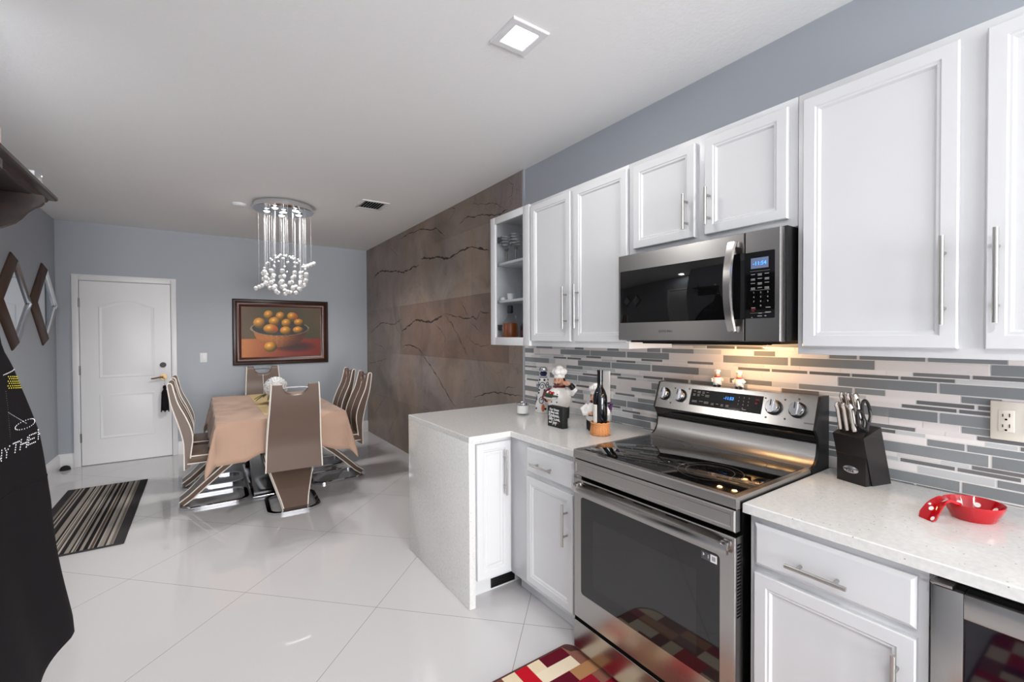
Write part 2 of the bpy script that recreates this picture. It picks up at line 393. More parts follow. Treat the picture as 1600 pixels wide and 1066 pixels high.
# entrance door in the back wall
mb = MB(); P = face_map('-y', D - .001); x0, x1, zt = -3.195, -2.385, 2.085
loops(mb, P, x0, x1, .008, zt, [(0, 0), (0, .018), (.002, .02)])
def door_panel(mb, pts, d0=.02):
    c = Vector((sum(p[0] for p in pts) / len(pts), sum(p[1] for p in pts) / len(pts)))
    def off(k, i):
        p = Vector(pts[i]); a = (Vector(pts[i]) - Vector(pts[i - 1])).normalized(); b = (Vector(pts[(i + 1) % len(pts)]) - p).normalized()
        n = (Vector((-a.y, a.x)) + Vector((-b.y, b.x))); n.normalize(); return p + n * k
    R = [[P(*off(k, i), d) for i in range(len(pts))] for k, d in ((0, d0 - .0005), (.008, d0 + .004), (.018, d0 + .004), (.03, d0 + .001), (.05, d0 + .0035))]
    mb.loft(R)
arch = [(-3.04, .985), (-2.54, .985), (-2.54, 1.80)] + [(-2.54 - .5 * t / 10, 1.80 + .075 * sin(pi * t / 10) ** 1.2) for t in range(1, 10)] + [(-3.04, 1.80)]
door_panel(mb, arch)
door_panel(mb, [(-3.04, .29), (-2.54, .29), (-2.54, .80), (-3.04, .80)])
d1 = struct(mb.build('door_1', white_m))
mb = MB()
for a, b, c, d in ((-3.258, -3.2, 0, 2.156), (-2.38, -2.326, 0, 2.156), (-3.2, -2.38, 2.09, 2.156)):
    mb.box(a, b, D - .03, D, c, d, .005)
mb.box(-3.258, -2.326, D - .035, D - .03, 2.14, 2.156, .002)
mb.build('door_casing', white_m, d1)
for z in (.32, 1.08, 1.84): MB().cyl((-3.199, D - .026, z - .05), (-3.199, D - .026, z + .05), .008).build('hinge', steel_d, d1)
mb = MB(); mb.cyl((-2.463, D - .02, 1.113), (-2.463, D - .034, 1.113), .032, seg=24).cyl((-2.463, D - .034, 1.113), (-2.463, D - .044, 1.113), .018); mb.build('deadbolt', black, d1)
mb = MB(); mb.cyl((-2.46, D - .02, .968), (-2.46, D - .035, .968), .034, seg=24).cyl((-2.46, D - .03, .968), (-2.46, D - .07, .968), .011)
mb.tube([(-2.46, D - .066, .968), (-2.50, D - .07, .966), (-2.55, D - .068, .955), (-2.575, D - .066, .953)], [.012, .01, .008, .007]); mb.build('door_lever', brass, d1)
# black tassel and keys hung on the lever
kt = thing('key_tassel', 'black tassel on a key ring hanging from the brass lever of the entrance door', 'tassel', (-2.455, D - .07, .95))
mb = MB(); mb.tube([(-2.455 + .012 * cos(a), D - .07 + .012 * sin(a), .952 - .004 * cos(a)) for a in [2 * pi * i / 14 for i in range(14)]], .0025, 6, True); mb.cyl((-2.452, D - .075, .94), (-2.447, D - .075, .87), .0025); mb.build('key_ring', steel, kt)
mb = MB(); mb.lathe([(.006, 0), (.016, -.005), (.02, -.03), (.014, -.05), (.026, -.07), (.03, -.13), (.034, -.3), (.004, -.31)], (-2.447, D - .078, .87), 14)
for k in range(12): mb.tube([(-2.447 + .026 * cos(k * .524), D - .078 + .02 * sin(k * .524), .79), (-2.447 + .036 * cos(k * .524), D - .078 + .022 * sin(k * .524), .55 + .02 * (k % 3))], .006, 5)
mb.build('tassel', blackcloth, kt)
# white door in the left wall, out of the frame but mirrored in the appliances
mb = MB(); P = face_map('+x', XL); loops(mb, P, 2.75, 3.5, .008, 2.03, [(0, 0), (0, .018), (.002, .02)]); d2 = struct(mb.build('door_2', white_m))
mb = MB()
for a, b, c, d in ((2.66, 2.745, 0, 2.12), (3.505, 3.6, 0, 2.12), (2.745, 3.505, 2.035, 2.12)): mb.box(XL, XL + .03, a, b, c, d, .005)
mb.build('door_casing', white_m, d2)
# door stop on the floor in the far left corner
mb = MB(); mb.lathe([(.03, 0), (.045, .003), (.045, .012), (.036, .034), (.018, .046), (0, .048)], (XL + .07, D - .085, 0), 20)
tag(mb.build('door_stop', rubber), 'small black domed door stop on the floor in the far left corner', 'door stop')
# light switch
ls = thing('light_switch', 'white rocker light switch on the blue-grey wall right of the entrance door', 'switch', (-2.058, D, 1.186))
MB().box(-2.095, -2.021, D - .007, D, 1.126, 1.246, .003).build('cover_plate', white_m, ls)
MB().box(-2.075, -2.041, D - .012, D - .005, 1.15, 1.222, .002).build('rocker', white_m, ls)

# stone cladding on the right wall
mb = MB(); rows = [(0, .61, [2.857, 3.66, 4.86, 6.06]), (.61, 1.224, [2.857, 3.45, 4.65, 5.85]), (1.224, 1.828, [2.857, 3.055, 4.24, 5.5, 6.7]), (1.828, 2.443, [2.857, 3.66, 4.857, 6.06]), (2.443, H, [2.857, 3.25, 4.45, 5.65])]
darker = {(2, 1): (.70, .62, .60), (2, 2): (.74, .66, .64), (2, 0): (1, .96, .95)}
for i, (z0, z1, js) in enumerate(rows):
    for j, (y0, y1) in enumerate(zip(js, js[1:] + [D])):
        k = random.uniform(.88, 1.06); t = darker.get((i, j), (k, k * random.uniform(.97, 1), k * random.uniform(.95, 1.02))); mb.tint = (*t, 1)
        mb.box(0, .011, y0 + .0006, y1 - .0006, z0 + .0006, z1 - .0006)
VEINS = [
('t',[(6.59,2.29),(6.39,2.34),(6.17,2.36),(6.04,2.33),(5.68,2.29),(5.37,2.24),(5.12,2.26),(4.88,2.27)]),
('t',[(4.84,2.33),(4.75,2.33),(4.55,2.30),(4.36,2.29),(4.24,2.25),(4.12,2.24),(3.99,2.26),(3.83,2.27),(3.66,2.28),(3.54,2.25),(3.43,2.21),(3.35,2.20)]),
('m',[(5.47,2.67),(5.19,2.69),(5.04,2.67),(4.85,2.67),(4.61,2.62),(4.45,2.60),(4.35,2.56),(4.21,2.48)]),
('m',[(3.93,2.53),(3.80,2.56),(3.70,2.57),(3.61,2.54),(3.47,2.53),(3.30,2.49),(3.20,2.47),(3.13,2.48),(3.05,2.48)]),
('s',[(5.86,2.63),(5.67,2.52),(5.54,2.45)]),('s',[(4.14,2.74),(3.98,2.71),(4.04,2.66),(4.12,2.62)]),('s',[(3.28,2.54),(3.25,2.58),(3.11,2.50)]),
('s',[(3.65,2.67),(3.43,2.62),(3.25,2.58)]),('s',[(3.05,2.70),(2.98,2.66),(3.00,2.59),(3.05,2.58)]),
('m',[(6.70,1.49),(6.50,1.57),(6.21,1.64),(5.80,1.60),(5.55,1.63),(5.44,1.68)]),('t',[(5.45,1.50),(5.27,1.56),(5.01,1.64),(4.76,1.62),(4.58,1.60),(4.41,1.63),(4.25,1.68)]),
('m',[(4.25,1.68),(4.09,1.66),(3.91,1.63),(3.71,1.61),(3.63,1.63),(3.59,1.60),(3.50,1.67),(3.34,1.65)]),('s',[(5.71,1.59),(5.47,1.46)]),
('s',[(4.47,1.59),(4.33,1.51),(4.21,1.42),(4.27,1.35)]),('m',[(4.23,1.67),(4.06,1.56),(3.92,1.42),(3.75,1.27)]),('s',[(3.73,1.60),(3.59,1.53),(3.50,1.47)]),
('m',[(5.44,1.31),(5.28,1.34),(5.06,1.33),(4.86,1.28),(4.79,1.23)]),('m',[(4.82,1.23),(4.59,1.12),(4.38,0.99),(4.14,0.82),(4.00,0.74)]),
('s',[(3.91,1.82),(3.78,1.68),(3.71,1.61)]),('s',[(3.78,1.46),(3.62,1.38),(3.50,1.36),(3.35,1.37)]),
('m',[(3.63,0.88),(3.44,0.93),(3.30,0.96),(3.14,0.97),(3.00,0.97),(2.86,0.97)]),('s',[(3.12,0.98),(3.09,1.02),(2.95,1.04)]),
('s',[(6.84,1.03),(6.44,1.08),(5.94,1.15)]),('s',[(6.59,1.33),(6.21,1.31),(6.04,1.21)]),('s',[(6.09,0.62),(6.31,0.48),(6.54,0.33)]),('s',[(5.97,0.12),(5.58,0.51)]),('s',[(4.83,0.65),(4.64,0.61)])]
mb.tint = (1, 1, 1, 1); mb.m(1)
rv = random.Random(3)
for wk, pl in VEINS:
    w = {'t': .0085, 'm': .0048, 's': .0026}[wk]; pts = []
    for (a, b), (c, d) in zip(pl, pl[1:]):
        n = max(3, int(math.hypot(c - a, d - b) / .035))
        for i in range(n):
            t = i / n; pts.append((a + (c - a) * t + rv.uniform(-.008, .008), b + (d - b) * t + rv.uniform(-.008, .008)))
    pts.append(pl[-1]); n = len(pts); prev = None
    for i, (y, z) in enumerate(pts):
        ww = w * rv.uniform(.35, 1.5) * (min(1, i / 3, (n - 1 - i) / 3) * .85 + .15)
        a = pts[max(i - 1, 0)]; b = pts[min(i + 1, n - 1)]; tx, tz = b[0] - a[0], b[1] - a[1]; L = math.hypot(tx, tz) or 1
        q = (mb.v((-.0004, y - tz / L * ww, z + tx / L * ww)), mb.v((-.0004, y + tz / L * ww, z - tx / L * ww)))
        if prev: mb._f([prev[0], prev[1], q[1], q[0]])
        prev = q
struct(mb.build('marble_cladding', [stone, vein_m]))
slab('trim_1', -.002, .012, 2.836, 2.857, .92, H, wall_m)

# glass and stone mosaic backsplash
ROWS = [
 (1.386,1.399,[(0.3,0.44),(1.004,1.147),(1.154,1.299)]),
 (1.357,1.380,[(0.473,0.666),(0.672,0.767),(0.972,1.066),(1.37,1.564),(1.573,1.664),(1.874,1.968),(2.178,2.265),(2.5,2.69)]),
 (1.320,1.355,[(0.02,0.316),(0.617,0.911),(0.919,1.213),(1.518,1.811),(1.818,2.115),(2.119,2.41),(2.721,2.832)]),
 (1.305,1.318,[(0.362,0.507),(1.263,1.407),(1.561,1.705),(2.02,2.155)]),
 (1.289,1.302,[(0.694,0.838),(0.844,0.988),(0.994,1.139),(1.746,1.894),(2.202,2.339),(2.349,2.488)]),
 (1.250,1.286,[(0.144,0.437),(0.442,0.735),(1.341,1.631),(1.638,1.933),(1.94,2.233),(2.538,2.833)]),
 (1.225,1.247,[(0.29,0.383),(0.585,0.68),(0.686,0.878),(0.986,1.179),(2.187,2.349)]),
 (1.207,1.221,[(0.2,0.345),(0.351,0.497),(0.801,0.946),(1.233,1.39),(1.401,1.552),(1.557,1.691),(1.856,1.998),(2.686,2.833)]),
 (1.190,1.203,[(0.24,0.389),(0.393,0.538),(0.94,1.08),(1.742,1.885),(2.0,2.187)]),
 (1.149,1.185,[(0.146,0.436),(0.44,0.73),(1.58,1.634),(1.95,2.233),(2.239,2.53),(2.651,2.833)]),
 (1.125,1.147,[(0.19,0.382),(0.736,0.93),(1.605,1.778),(1.894,2.06)]),
 (1.108,1.122,[(0.2,0.346),(0.499,0.64),(2.1,2.25),(2.663,2.81)]),
 (1.092,1.105,[(0.11,0.252),(0.554,0.69),(0.735,0.88),(1.753,1.902),(2.3,2.44)]),
 (1.066,1.089,[(0.176,0.369),(0.373,0.468),(0.735,0.92),(1.54,1.73),(2.188,2.301),(2.506,2.69)]),
 (1.025,1.063,[(0.02,0.312),(0.318,0.61),(0.735,1.02),(1.522,1.81),(1.814,2.1),(2.18,2.47),(2.55,2.834)]),
 (1.010,1.023,[(0.21,0.358),(1.86,2.0)]),
 (0.995,1.008,[(0.396,0.541),(0.735,0.88),(1.712,1.848),(2.15,2.291)]),
 (0.966,0.990,[(0.13,0.3),(0.61,0.779),(1.575,1.768),(2.664,2.835)]),
 (0.926,0.962,[(0.09,0.38),(0.384,0.67),(1.638,1.933),(2.54,2.835)]),
 (0.9205,0.924,[(0.501,0.64),(1.56,1.691),(1.848,1.99)])]
mb = MB(); Y0, Y1 = -.45, 2.833; rt = random.Random(11)
mb.tint = (1, 1, 1, 1); mb.m(2); mb.box(.0015, .0119, Y0, Y1, .92, 1.3995)
for z0, z1, dk in ROWS:
    segs = []; y = Y0; dk = [q for q in dk]
    L = .29 if z1 - z0 > .03 else .19 if z1 - z0 > .018 else .145
    while dk[0][0] > Y0 + L * 2.3:
        dk.insert(0, (dk[0][0] - L * rt.choice((1.02, 2.1)) - 0, 0)); dk[0] = (dk[0][0], dk[0][0] + L * .99)
    for a, b in dk:
        while a - y > .004:
            e = min(y + L * rt.choice((.5, 1, 1, .8)), a)
            if a - e < .03: e = a
            segs.append((y, e - .003, 0)); y = e
        segs.append((a, b - .003 if b - a > .02 else b, 1)); y = b + .003
    while y < Y1 - .004:
        e = min(y + L * rt.choice((.5, 1, .8)), Y1); segs.append((y, e - .002, 0)); y = e
    for a, b, k in segs:
        a = max(a, Y0); b = min(b, Y1)
        if b - a < .003: continue
        if k:
            g = rt.uniform(-8, 8); c = (134 + g, 138 + g, 141 + g) if z1 - z0 > .018 else (112 + g, 112 + g, 114 + g); mb.m(0)
        elif rt.random() < .3: g = rt.uniform(-5, 5); c = (200 + g, 202 + g, 204 + g); mb.m(0)
        else: g = rt.uniform(-12, 10); c = (229 + g, 224 + g, 223 + g); mb.m(1)
        mb.tint = lin(c); mb.box(0, .0015, a, b, z0 + .0008, z1 - .0002)
struct(mb.build('backsplash', [tile_glass, tile_stone, grout_m]))

# ceiling fixtures
def downlight(x, y, label):
    t = thing('recessed_downlight', label, 'ceiling light', (x, y, H), 0, 'square recessed downlights')
    mb = MB(); r0, r1 = .093, .058
    R = [[(x + sx * r, y + sy * r, z) for sx, sy in ((-1, -1), (1, -1), (1, 1), (-1, 1))] for r, z in ((r0, H), (r0, H - .006), (r0 - .004, H - .009), (r1 + .004, H - .009), (r1, H - .006))]
    mb.loft(R, True, False); mb.build('trim_frame', white_m, t)
    MB().box(x - r1, x + r1, y - r1, y + r1, H - .006, H - .001).build('diffuser', lamp_m, t)
labs = ['lit square recessed downlight in the ceiling in front of the upper cabinets', 'added lit square recessed downlight above the right worktop edge behind the camera', 'added lit square recessed downlight above the walkway left of the camera', 'added lit square recessed downlight in the entry passage by the white side door', 'added lit square recessed downlight nearest the added sliding door on the cabinet side', 'added lit square recessed downlight nearest the added sliding door on the passage side']
for (x, y), l in zip(DOWNLIGHTS, labs): downlight(x, y, l)
vt = thing('air_vent', 'white rectangular ceiling air vent with dark slats beside the stone wall', 'vent', (-.68, 4.445, H))
mb = MB(); a, b, c, d = -.81, -.55, 4.295, 4.595
for q in ((a, b, c, c + .03), (a, b, d - .03, d), (a, a + .03, c + .03, d - .03), (b - .03, b, c + .03, d - .03)): mb.box(*q, H - .008, H, .002)
mb.build('vent_frame', white_m, vt); MB().box(a + .03, b - .03, c + .03, d - .03, H - .002, H).build('backing', gap_m, vt)
mb = MB()
for i in range(8):
    x = a + .04 + i * .0255; mb.box(x - .0065, x + .0065, c + .03, d - .03, -.0008, .0008, M=Matrix.Translation((x, 0, H - .0075)) @ Matrix.Rotation(-.75, 4, 'Y') @ Matrix.Translation((-x, 0, 0)))
mb.build('slats', white_m, vt)
mb = MB(); mb.lathe([(.062, 0), (.062, -.008), (.052, -.022), (.03, -.028), (0, -.028)], (-1.76, 5.12, H), 28)
tag(mb.build('smoke_detector', white_m), 'flat white round disc on the ceiling left of the chandelier', 'smoke detector')

# ================================================================== KITCHEN CABINETS
XF, XD = -.34, -.34
ZU, ZT = 1.386, 2.29
def upper(label, y0, y1, z0, doors, hs):
    t = thing('upper_cabinet', label, 'cabinet', (-.17, (y0 + y1) / 2, z0), 0, 'white upper cabinets')
    MB().box(XF, -.001, y0 + .0006, y1 - .0006, z0, ZT, .0012).build('body', cab_m, t)
    for (a, b, c, d), (ha, hz, hl) in zip(doors, hs):
        dr = loops(MB(), face_map('-x', XD), a, b, c, d, DOOR).build('door', cab_m, t)
        handle(dr, '-x', XD - .02, ha, hz, hl)
    return t
upper('white two-door upper cabinet between the glass-fronted cabinet and the microwave', 1.497, 2.287, ZU, [(1.907, 2.276, 1.418, 2.268), (1.497, 1.876, 1.418, 2.268)], [(1.938, 1.61, .24), (1.841, 1.614, .24)])
upper('short white two-door upper cabinet above the microwave', .737, 1.496, 1.838, [(1.129, 1.457, 1.867, 2.262), (.764, 1.084, 1.867, 2.262)], [(1.163, 1.976, .15), (1.06, 1.977, .15)])
upper('tall white two-door upper cabinet right of the microwave at the picture edge', -.14, .736, ZU, [(.325, .714, 1.414, 2.262), (-.12, .272, 1.414, 2.262)], [(.352, 1.604, .245), (.249, 1.607, .245)])
# glass-fronted end cabinet
gy0, gy1 = 2.289, 2.754
gc = thing('glass_cabinet', 'narrow white upper cabinet with a glass door at the stone wall end', 'cabinet', (-.17, 2.52, ZU))
mb = MB(); T = .018; yi0, yi1 = gy0 + T, gy1 - T
mb.box(XF, -.001, gy0, yi0, ZU, ZT).box(XF, -.001, yi1, gy1, ZU, ZT).box(XF, -.001, yi0, yi1, ZU, ZU + .03).box(XF, -.001, yi0, yi1, ZT - .02, ZT).box(-.012, -.001, yi0, yi1, ZU + .03, ZT - .02)
mb.build('carcass', cab_m, gc)
SH = (1.703, 1.968)
for z in SH: MB().box(-.325, -.0125, yi0 + .0005, yi1 - .0005, z - .018, z, .002).build('shelf', cab_m, gc)
mb = MB(); w_ = .062
for q in ((gy0 + .002, gy0 + .07, ZU + .002, ZT - .004), (gy1 - .062, gy1 - .001, ZU + .002, ZT - .004), (gy0 + .07, gy1 - .062, ZU + .002, ZU + .055), (gy0 + .07, gy1 - .062, ZT - .052, ZT - .004)): mb.box(XF - .02, XF - .0005, *q, .0015)
gd = mb.build('door_frame', cab_m, gc)
MB().box(XF - .012, XF - .008, gy0 + .066, gy1 - .058, ZU + .05, ZT - .048).build('glass_pane', glass_d, gd)
for z in (1.51, 2.135): MB().box(XF + .001, XF + .05, yi1 - .03, yi1, z - .02, z + .02, .003).cyl((XF + .02, yi1 - .035, z), (XF + .02, yi1 - .028, z), .016).build('hinge', steel_d, gc)
# base cabinets
def base_box(mb, x0, x1, y0, y1): return mb.box(x0, x1, y0, y1, .105, .888, .001)
XB, XBD = -.63, -.63
t = thing('base_cabinet', 'white base cabinet with one drawer over one door right of the range', 'cabinet', (-.3, .53, 0), 0, 'white base cabinets')
base_box(MB(), XB, -.003, .318, .7475).build('body', cab_m, t)
MB().box(-.56, -.01, .318, .7475, 0, .105).build('toe_kick', cab_m, t)
dw = loops(MB(), face_map('-x', XBD), .338, .729, .733, .863, SLAB).build('drawer', cab_m, t); handle(dw, '-x', XBD - .02, .548, .782, .152, False)
dr = loops(MB(), face_map('-x', XBD), .338, .729, .13, .709, DOOR).build('door', cab_m, t); handle(dr, '-x', XBD - .02, .373, .565, .2)
t = thing('base_cabinet', 'white base cabinet with drawer and door between range and waterfall peninsula', 'cabinet', (-.3, 1.8, 0), 0, 'white base cabinets')
base_box(MB(), XB, -.003, 1.524, 2.108).build('body', cab_m, t)
MB().box(-.56, -.01, 1.524, 2.108, 0, .105).build('toe_kick', cab_m, t)
dw = loops(MB(), face_map('-x', XBD), 1.568, 1.937, .725, .86, SLAB).build('drawer', cab_m, t); handle(dw, '-x', XBD - .02, 1.783, .783, .165, False)
dr = loops(MB(), face_map('-x', XBD), 1.568, 1.937, .137, .702, DOOR).build('door', cab_m, t); handle(dr, '-x', XBD - .02, 1.609, .554, .2)
YP = 2.071
t = thing('base_cabinet', 'narrow white single-door cabinet inside the waterfall peninsula', 'cabinet', (-.75, 2.5, 0), 0, 'white base cabinets')
base_box(MB(), -.885, -.003, 2.111, 2.9).build('body', cab_m, t)
mb = MB().box(-.885, -.003, 2.175, 2.9, 0, .105); mb.build('toe_kick', cab_m, t)
mb = MB().box(-.73, -.565, 2.168, 2.1745, .012, .098, .001)
for i in range(6): mb.box(-.722, -.573, 2.164, 2.168, .02 + i * .013, .024 + i * .013)
mb.build('toe_kick_vent', black, t)
dr = loops(MB(), face_map('-y', 2.111), -.864, -.645, .125, .866, RAISED).build('door', cab_m, t); handle(dr, '-y', 2.091, -.69, .695, .25)
# worktops
CT, CB = .92, .889
ct = thing('countertop', 'white speckled quartz L-shaped worktop with waterfall end left of the range', 'countertop', (-.45, 2.4, CT))
mb = MB(); pl = [(-.0005, 1.5225), (-.6586, 1.5225), (-.6586, YP), (-.9234, YP), (-.9234, 2.911), (-.0005, 2.911)]
e = .003
def inset(pl, k):
    n = len(pl); out = []
    for i in range(n):
        p, a, b = Vector(pl[i]), Vector(pl[i - 1]), Vector(pl[(i + 1) % n]); u = (p - a).normalized(); v = (b - p).normalized()
        nu, nv = Vector((u.y, -u.x)), Vector((v.y, -v.x)); out.append(p + (nu + nv) * k)
    return out
sgn = 1
mb.loft([[(x, y, CB) for x, y in pl], [(x, y, CT - e) for x, y in pl], [(x, y, CT) for x, y in inset(pl, e * sgn)]])
mb.build('worktop_slab', quartz, ct)
MB().box(-.9234, -.8865, YP, 2.911, .001, CB - .0005, .002).build('waterfall_panel', quartz, ct)
t = thing('countertop', 'white speckled quartz worktop right of the range under knife block', 'countertop', (-.33, .2, CT))
mb = MB(); pl = [(-.0005, -.45), (-.6586, -.45), (-.6586, .7595), (-.0005, .7595)]
mb.loft([[(x, y, CB) for x, y in pl], [(x, y, CT - e) for x, y in pl], [(x, y, CT) for x, y in inset(pl, e)]]); mb.build('worktop_slab', quartz, t)

# wine cooler
wc = thing('wine_cooler', 'stainless undercounter wine cooler with dark glass door at the right edge', 'wine cooler', (-.3, .0, 0))
MB().box(-.6, -.01, -.29, .312, .02, .885).build('body', black, wc)
mb = MB()
for q in ((.255, .311, .1, .862), (-.288, -.232, .1, .862), (-.232, .255, .805, .862), (-.232, .255, .1, .16)): mb.box(-.65, -.601, *q, .002)
wd = mb.build('door_frame', steel, wc)
MB().box(-.64, -.61, -.232, .255, .16, .805).build('door_glass', mat('purple_tinted_glass', (16, 10, 22), .04, spec=.6), wd)
MB().box(-.658, -.6, .272, .311, .8665, .8735, .002).build('mounting_bracket', steel, wc)

# ================================================================== RANGE
YR0, YR1, XR = .764, 1.519, -.69
rg = thing('range', 'freestanding stainless electric range with black glass cooktop and oven window', 'range', (-.35, 1.14, 0))
MB().box(-.645, -.005, YR0 + .004, YR1 - .004, .03, .896).box(-.62, -.03, YR0 + .03, YR1 - .03, 0, .03).box(XR + .0045, -.645, YR0 + .003, YR1 - .003, .036, .181).build('body', gap_m, rg)
mb = MB(); mb.prism([(XR + .004, .9), (XR, .904), (XR, .934), (XR + .004, .939), (XR + .03, .939), (-.15, .939), (-.15, .9)], 'y', YR0, YR1); ck = mb.build('cooktop_rim', steel, rg)
mb = MB(); mb.box(XR + .03, -.16, YR0 + .022, YR1 - .022, .93, .9402, .001); cg = mb.build('cooktop_glass', blackglass, rg)
mb = MB()
for cx, cy, r in ((-.50, .97, .115), (-.50, .97, .085), (-.50, 1.33, .09), (-.27, .96, .08), (-.27, 1.33, .11), (-.27, 1.33, .075), (-.24, 1.145, .055)):
    R = [[(cx + (r + k) * cos(a), cy + (r + k) * sin(a), .9404) for a in [2 * pi * i / 48 for i in range(48)]] for k in (-.0012, .0012)]
    mb.loft(R, True, False)
mb.build('burner_rings', mat('burner_print', (66, 62, 60), .3), cg)
mb = MB(); loops(mb, face_map('-x', XR + .03), YR0 + .003, YR1 - .003, .826, .897, [(0, 0), (0, .027), (.004, .031), (.014, .031), (.017, .028)]); mb.build('front_band', steel, rg)
# oven door
od = loops(MB(), face_map('-x', XR + .045), YR0 + .002, YR1 - .002, .182, .81, [(0, 0), (0, .042), (.003, .045)]).build('oven_door', steel, rg)
mb = MB(); P = face_map('-x', XR)
def rrect(a0, a1, z0, z1, r, n=5):
    out = []
    for cx, cz, s0 in ((a1 - r, z1 - r, 0), (a0 + r, z1 - r, 1), (a0 + r, z0 + r, 2), (a1 - r, z0 + r, 3)):
        for i in range(n + 1):
            a = (s0 + i / n) * pi / 2; out.append((cx + r * cos(a), cz + r * sin(a)))
    return out
mb.loft([[P(a, z, d) for a, z in rrect(.818, 1.47, .3, .735, .014)] for d in (-.004, .0012)])
ow = mb.build('oven_window', ovenglass, od)
mb = MB(); mb.loft([[P(a, z, d) for a, z in rrect(.90, 1.395, .36, .655, .01)] for d in (.0013, .0015)]); mb.build('window_tint', mat('oven_inner_glass', (37, 37, 38), .04, spec=.75), ow)
mb = MB(); mb.loft([[P(a, z, d) for a, z in ((.826, .702), (.882, .702), (.882, .728), (.826, .728))] for d in (.0014, .0019)])
mb.m(1); mb.loft([[P(a, z, d) for a, z in ((.826, .702), (.849, .702), (.849, .728), (.826, .728))] for d in (.0019, .0022)])
mb.m(2); mb.loft([[P(a, z, d) for a, z in ((.831, .708), (.844, .708), (.844, .722), (.831, .722))] for d in (.0022, .0024)])
mb.m(1); mb.loft([[P(a, z, d) for a, z in ((.87, .719), (.876, .713), (.876, .725))] for d in (.0019, .0022)]); mb.box(XR - .0022, XR - .0019, .856, .858, .71, .722)
mb.build('stickers', [mat('dark_sticker', (78, 78, 80), .5), white_m, ink], ow)
mb = MB(); L_ = []
for i in range(21):
    t = i / 20; y = YR1 - .02 - t * (YR1 - YR0 - .04); k = abs(2 * t - 1); d = .045 - .03 * k ** 3; z = .781 - .012 * k ** 4
    L_.append([(XR - d + .006, y, z + .017), (XR - d - .004, y, z + .014), (XR - d - .007, y, z + .006), (XR - d - .006, y, z - .012), (XR - d + .004, y, z - .017), (XR - d + .01, y, z)])
mb.loft(L_)
for y in (YR0 + .03, YR1 - .03): mb.box(XR - .02, XR + .001, y - .013, y + .013, .768, .794, .003)
mb.build('oven_handle', steel, od)
for y in (.98, 1.13, 1.27, 1.41): MB().box(XR - .0008, XR + .002, y - .045, y + .045, .799, .8035).build('vent_slot', gap_m, od)
mb = MB()
for i in range(22): mb.box(XR + .012, XR + .035, YR0 + .0012, YR0 + .003, .55 + i * .011, .555 + i * .011)
mb.build('side_vent_slots', gap_m, od)
loops(MB(), face_map('-x', XR + .004), YR0 + .002, YR1 - .002, .04, .166, [(0, 0), (0, .0035), (.0006, .004)]).build('storage_drawer', steel, rg)
# backguard
mb = MB(); mb.prism([(-.16, .936), (-.16, .941), (-.142, .9425), (-.128, .948), (-.112, .962), (-.1, .985), (-.095, 1.024), (-.06, 1.03), (-.06, .936)], 'y', YR0 + .008, YR1 - .006); mb.build('backguard_riser', mat('satin_steel', (190, 188, 186), .42, 1), rg)
side = [(-.16, .935), (-.138, .942), (-.118, .956), (-.102, .98), (-.094, 1.02), (-.1, 1.05), (-.124, 1.082), (-.078, 1.208), (-.066, 1.211), (-.004, 1.209), (-.004, .9)]
for a, b in ((YR0 - .002, YR0 + .008), (YR1 - .006, YR1 + .002)): MB().prism(side + [(-.15, .91)], 'y', a, b).build('end_cap', black, rg)
mb = MB(); mb.prism([(-.12, 1.078), (-.118, 1.066), (-.106, 1.05), (-.094, 1.036), (-.088, 1.028), (-.004, 1.028), (-.004, 1.2), (-.07, 1.2)], 'y', YR0 + .008, YR1 - .006); mb.build('chin', blackgloss, rg)
nP = Vector((-.126, 0, .046)).normalized(); A0 = Vector((-.121, 0, 1.08)); A1 = Vector((-.076, 0, 1.205)); upP = (A1 - A0).normalized()
def CP(y, s, d=0): q = A0 + upP * s + nP * d; return (q.x, y, q.z)      # point on the tilted control panel
HP = (A1 - A0).length
mb = MB(); mb.loft([[CP(y, s, d) for y, s in ((YR0 + .006, 0), (YR0 + .006, HP), (YR1 - .004, HP), (YR1 - .004, 0))] for d in (-.006, .002, )])
mb.prism([(-.078, 1.2035), (-.0765, 1.2075), (-.066, 1.2085), (-.004, 1.2085), (-.004, 1.2)], 'y', YR0 + .006, YR1 - .004)
cp = mb.build('control_panel', steel, rg)
mb = MB(); mb.loft([[CP(y, s, d) for y, s in ((.977, .035), (.977, .114), (1.321, .114), (1.321, .035))] for d in (.002, .0035)]); tp = mb.build('touch_panel', blackglass, cp)
mb = MB(); mb.text('-11:53', .019, CP(1.152, .081, .0038), (0, -1, 0), upP, depth=.0003); mb.build('clock_digits', clock_m, tp)
mb = MB(); d_ = .0037
for r, s in enumerate((.098, .082, .066, .050)):
    for c in range(3):
        tx = ('123', '456', '789', '*0#')[r][c]; mb.text(tx if r < 3 else ('', '0', '')[c], .009, CP(1.083 - c * .022, s - .003, d_), (0, -1, 0), upP)
for k, (y, s, w) in enumerate(((1.308, .103, .012), (1.287, .103, .016), (1.262, .103, .012), (1.24, .103, .01), (1.308, .088, .012), (1.286, .088, .012), (1.264, .088, .012), (1.244, .088, .02), (1.308, .056, .026), (1.27, .056, .02), (1.244, .056, .022), (1.208, .053, .014), (1.184, .053, .012), (1.16, .053, .012), (1.136, .053, .014), (1.058, .044, .016))):
    for j in range(2 if k % 3 else 1): mb.box(*[0, 0, 0, 0, 0, 0]) if False else mb.loft([[CP(y - a, s - j * .006 + b, d) for a, b in ((0, 0), (w, 0), (w, .0022), (0, .0022))] for d in (.0036, .0038)])
mb.m(1)
for s in (.092, .076): mb.text('88' if s < .08 else 'ON', .010, CP(1.008, s, d_), (0, -1, 0), upP)
mb.build('panel_legend', [ink, inkred], tp)
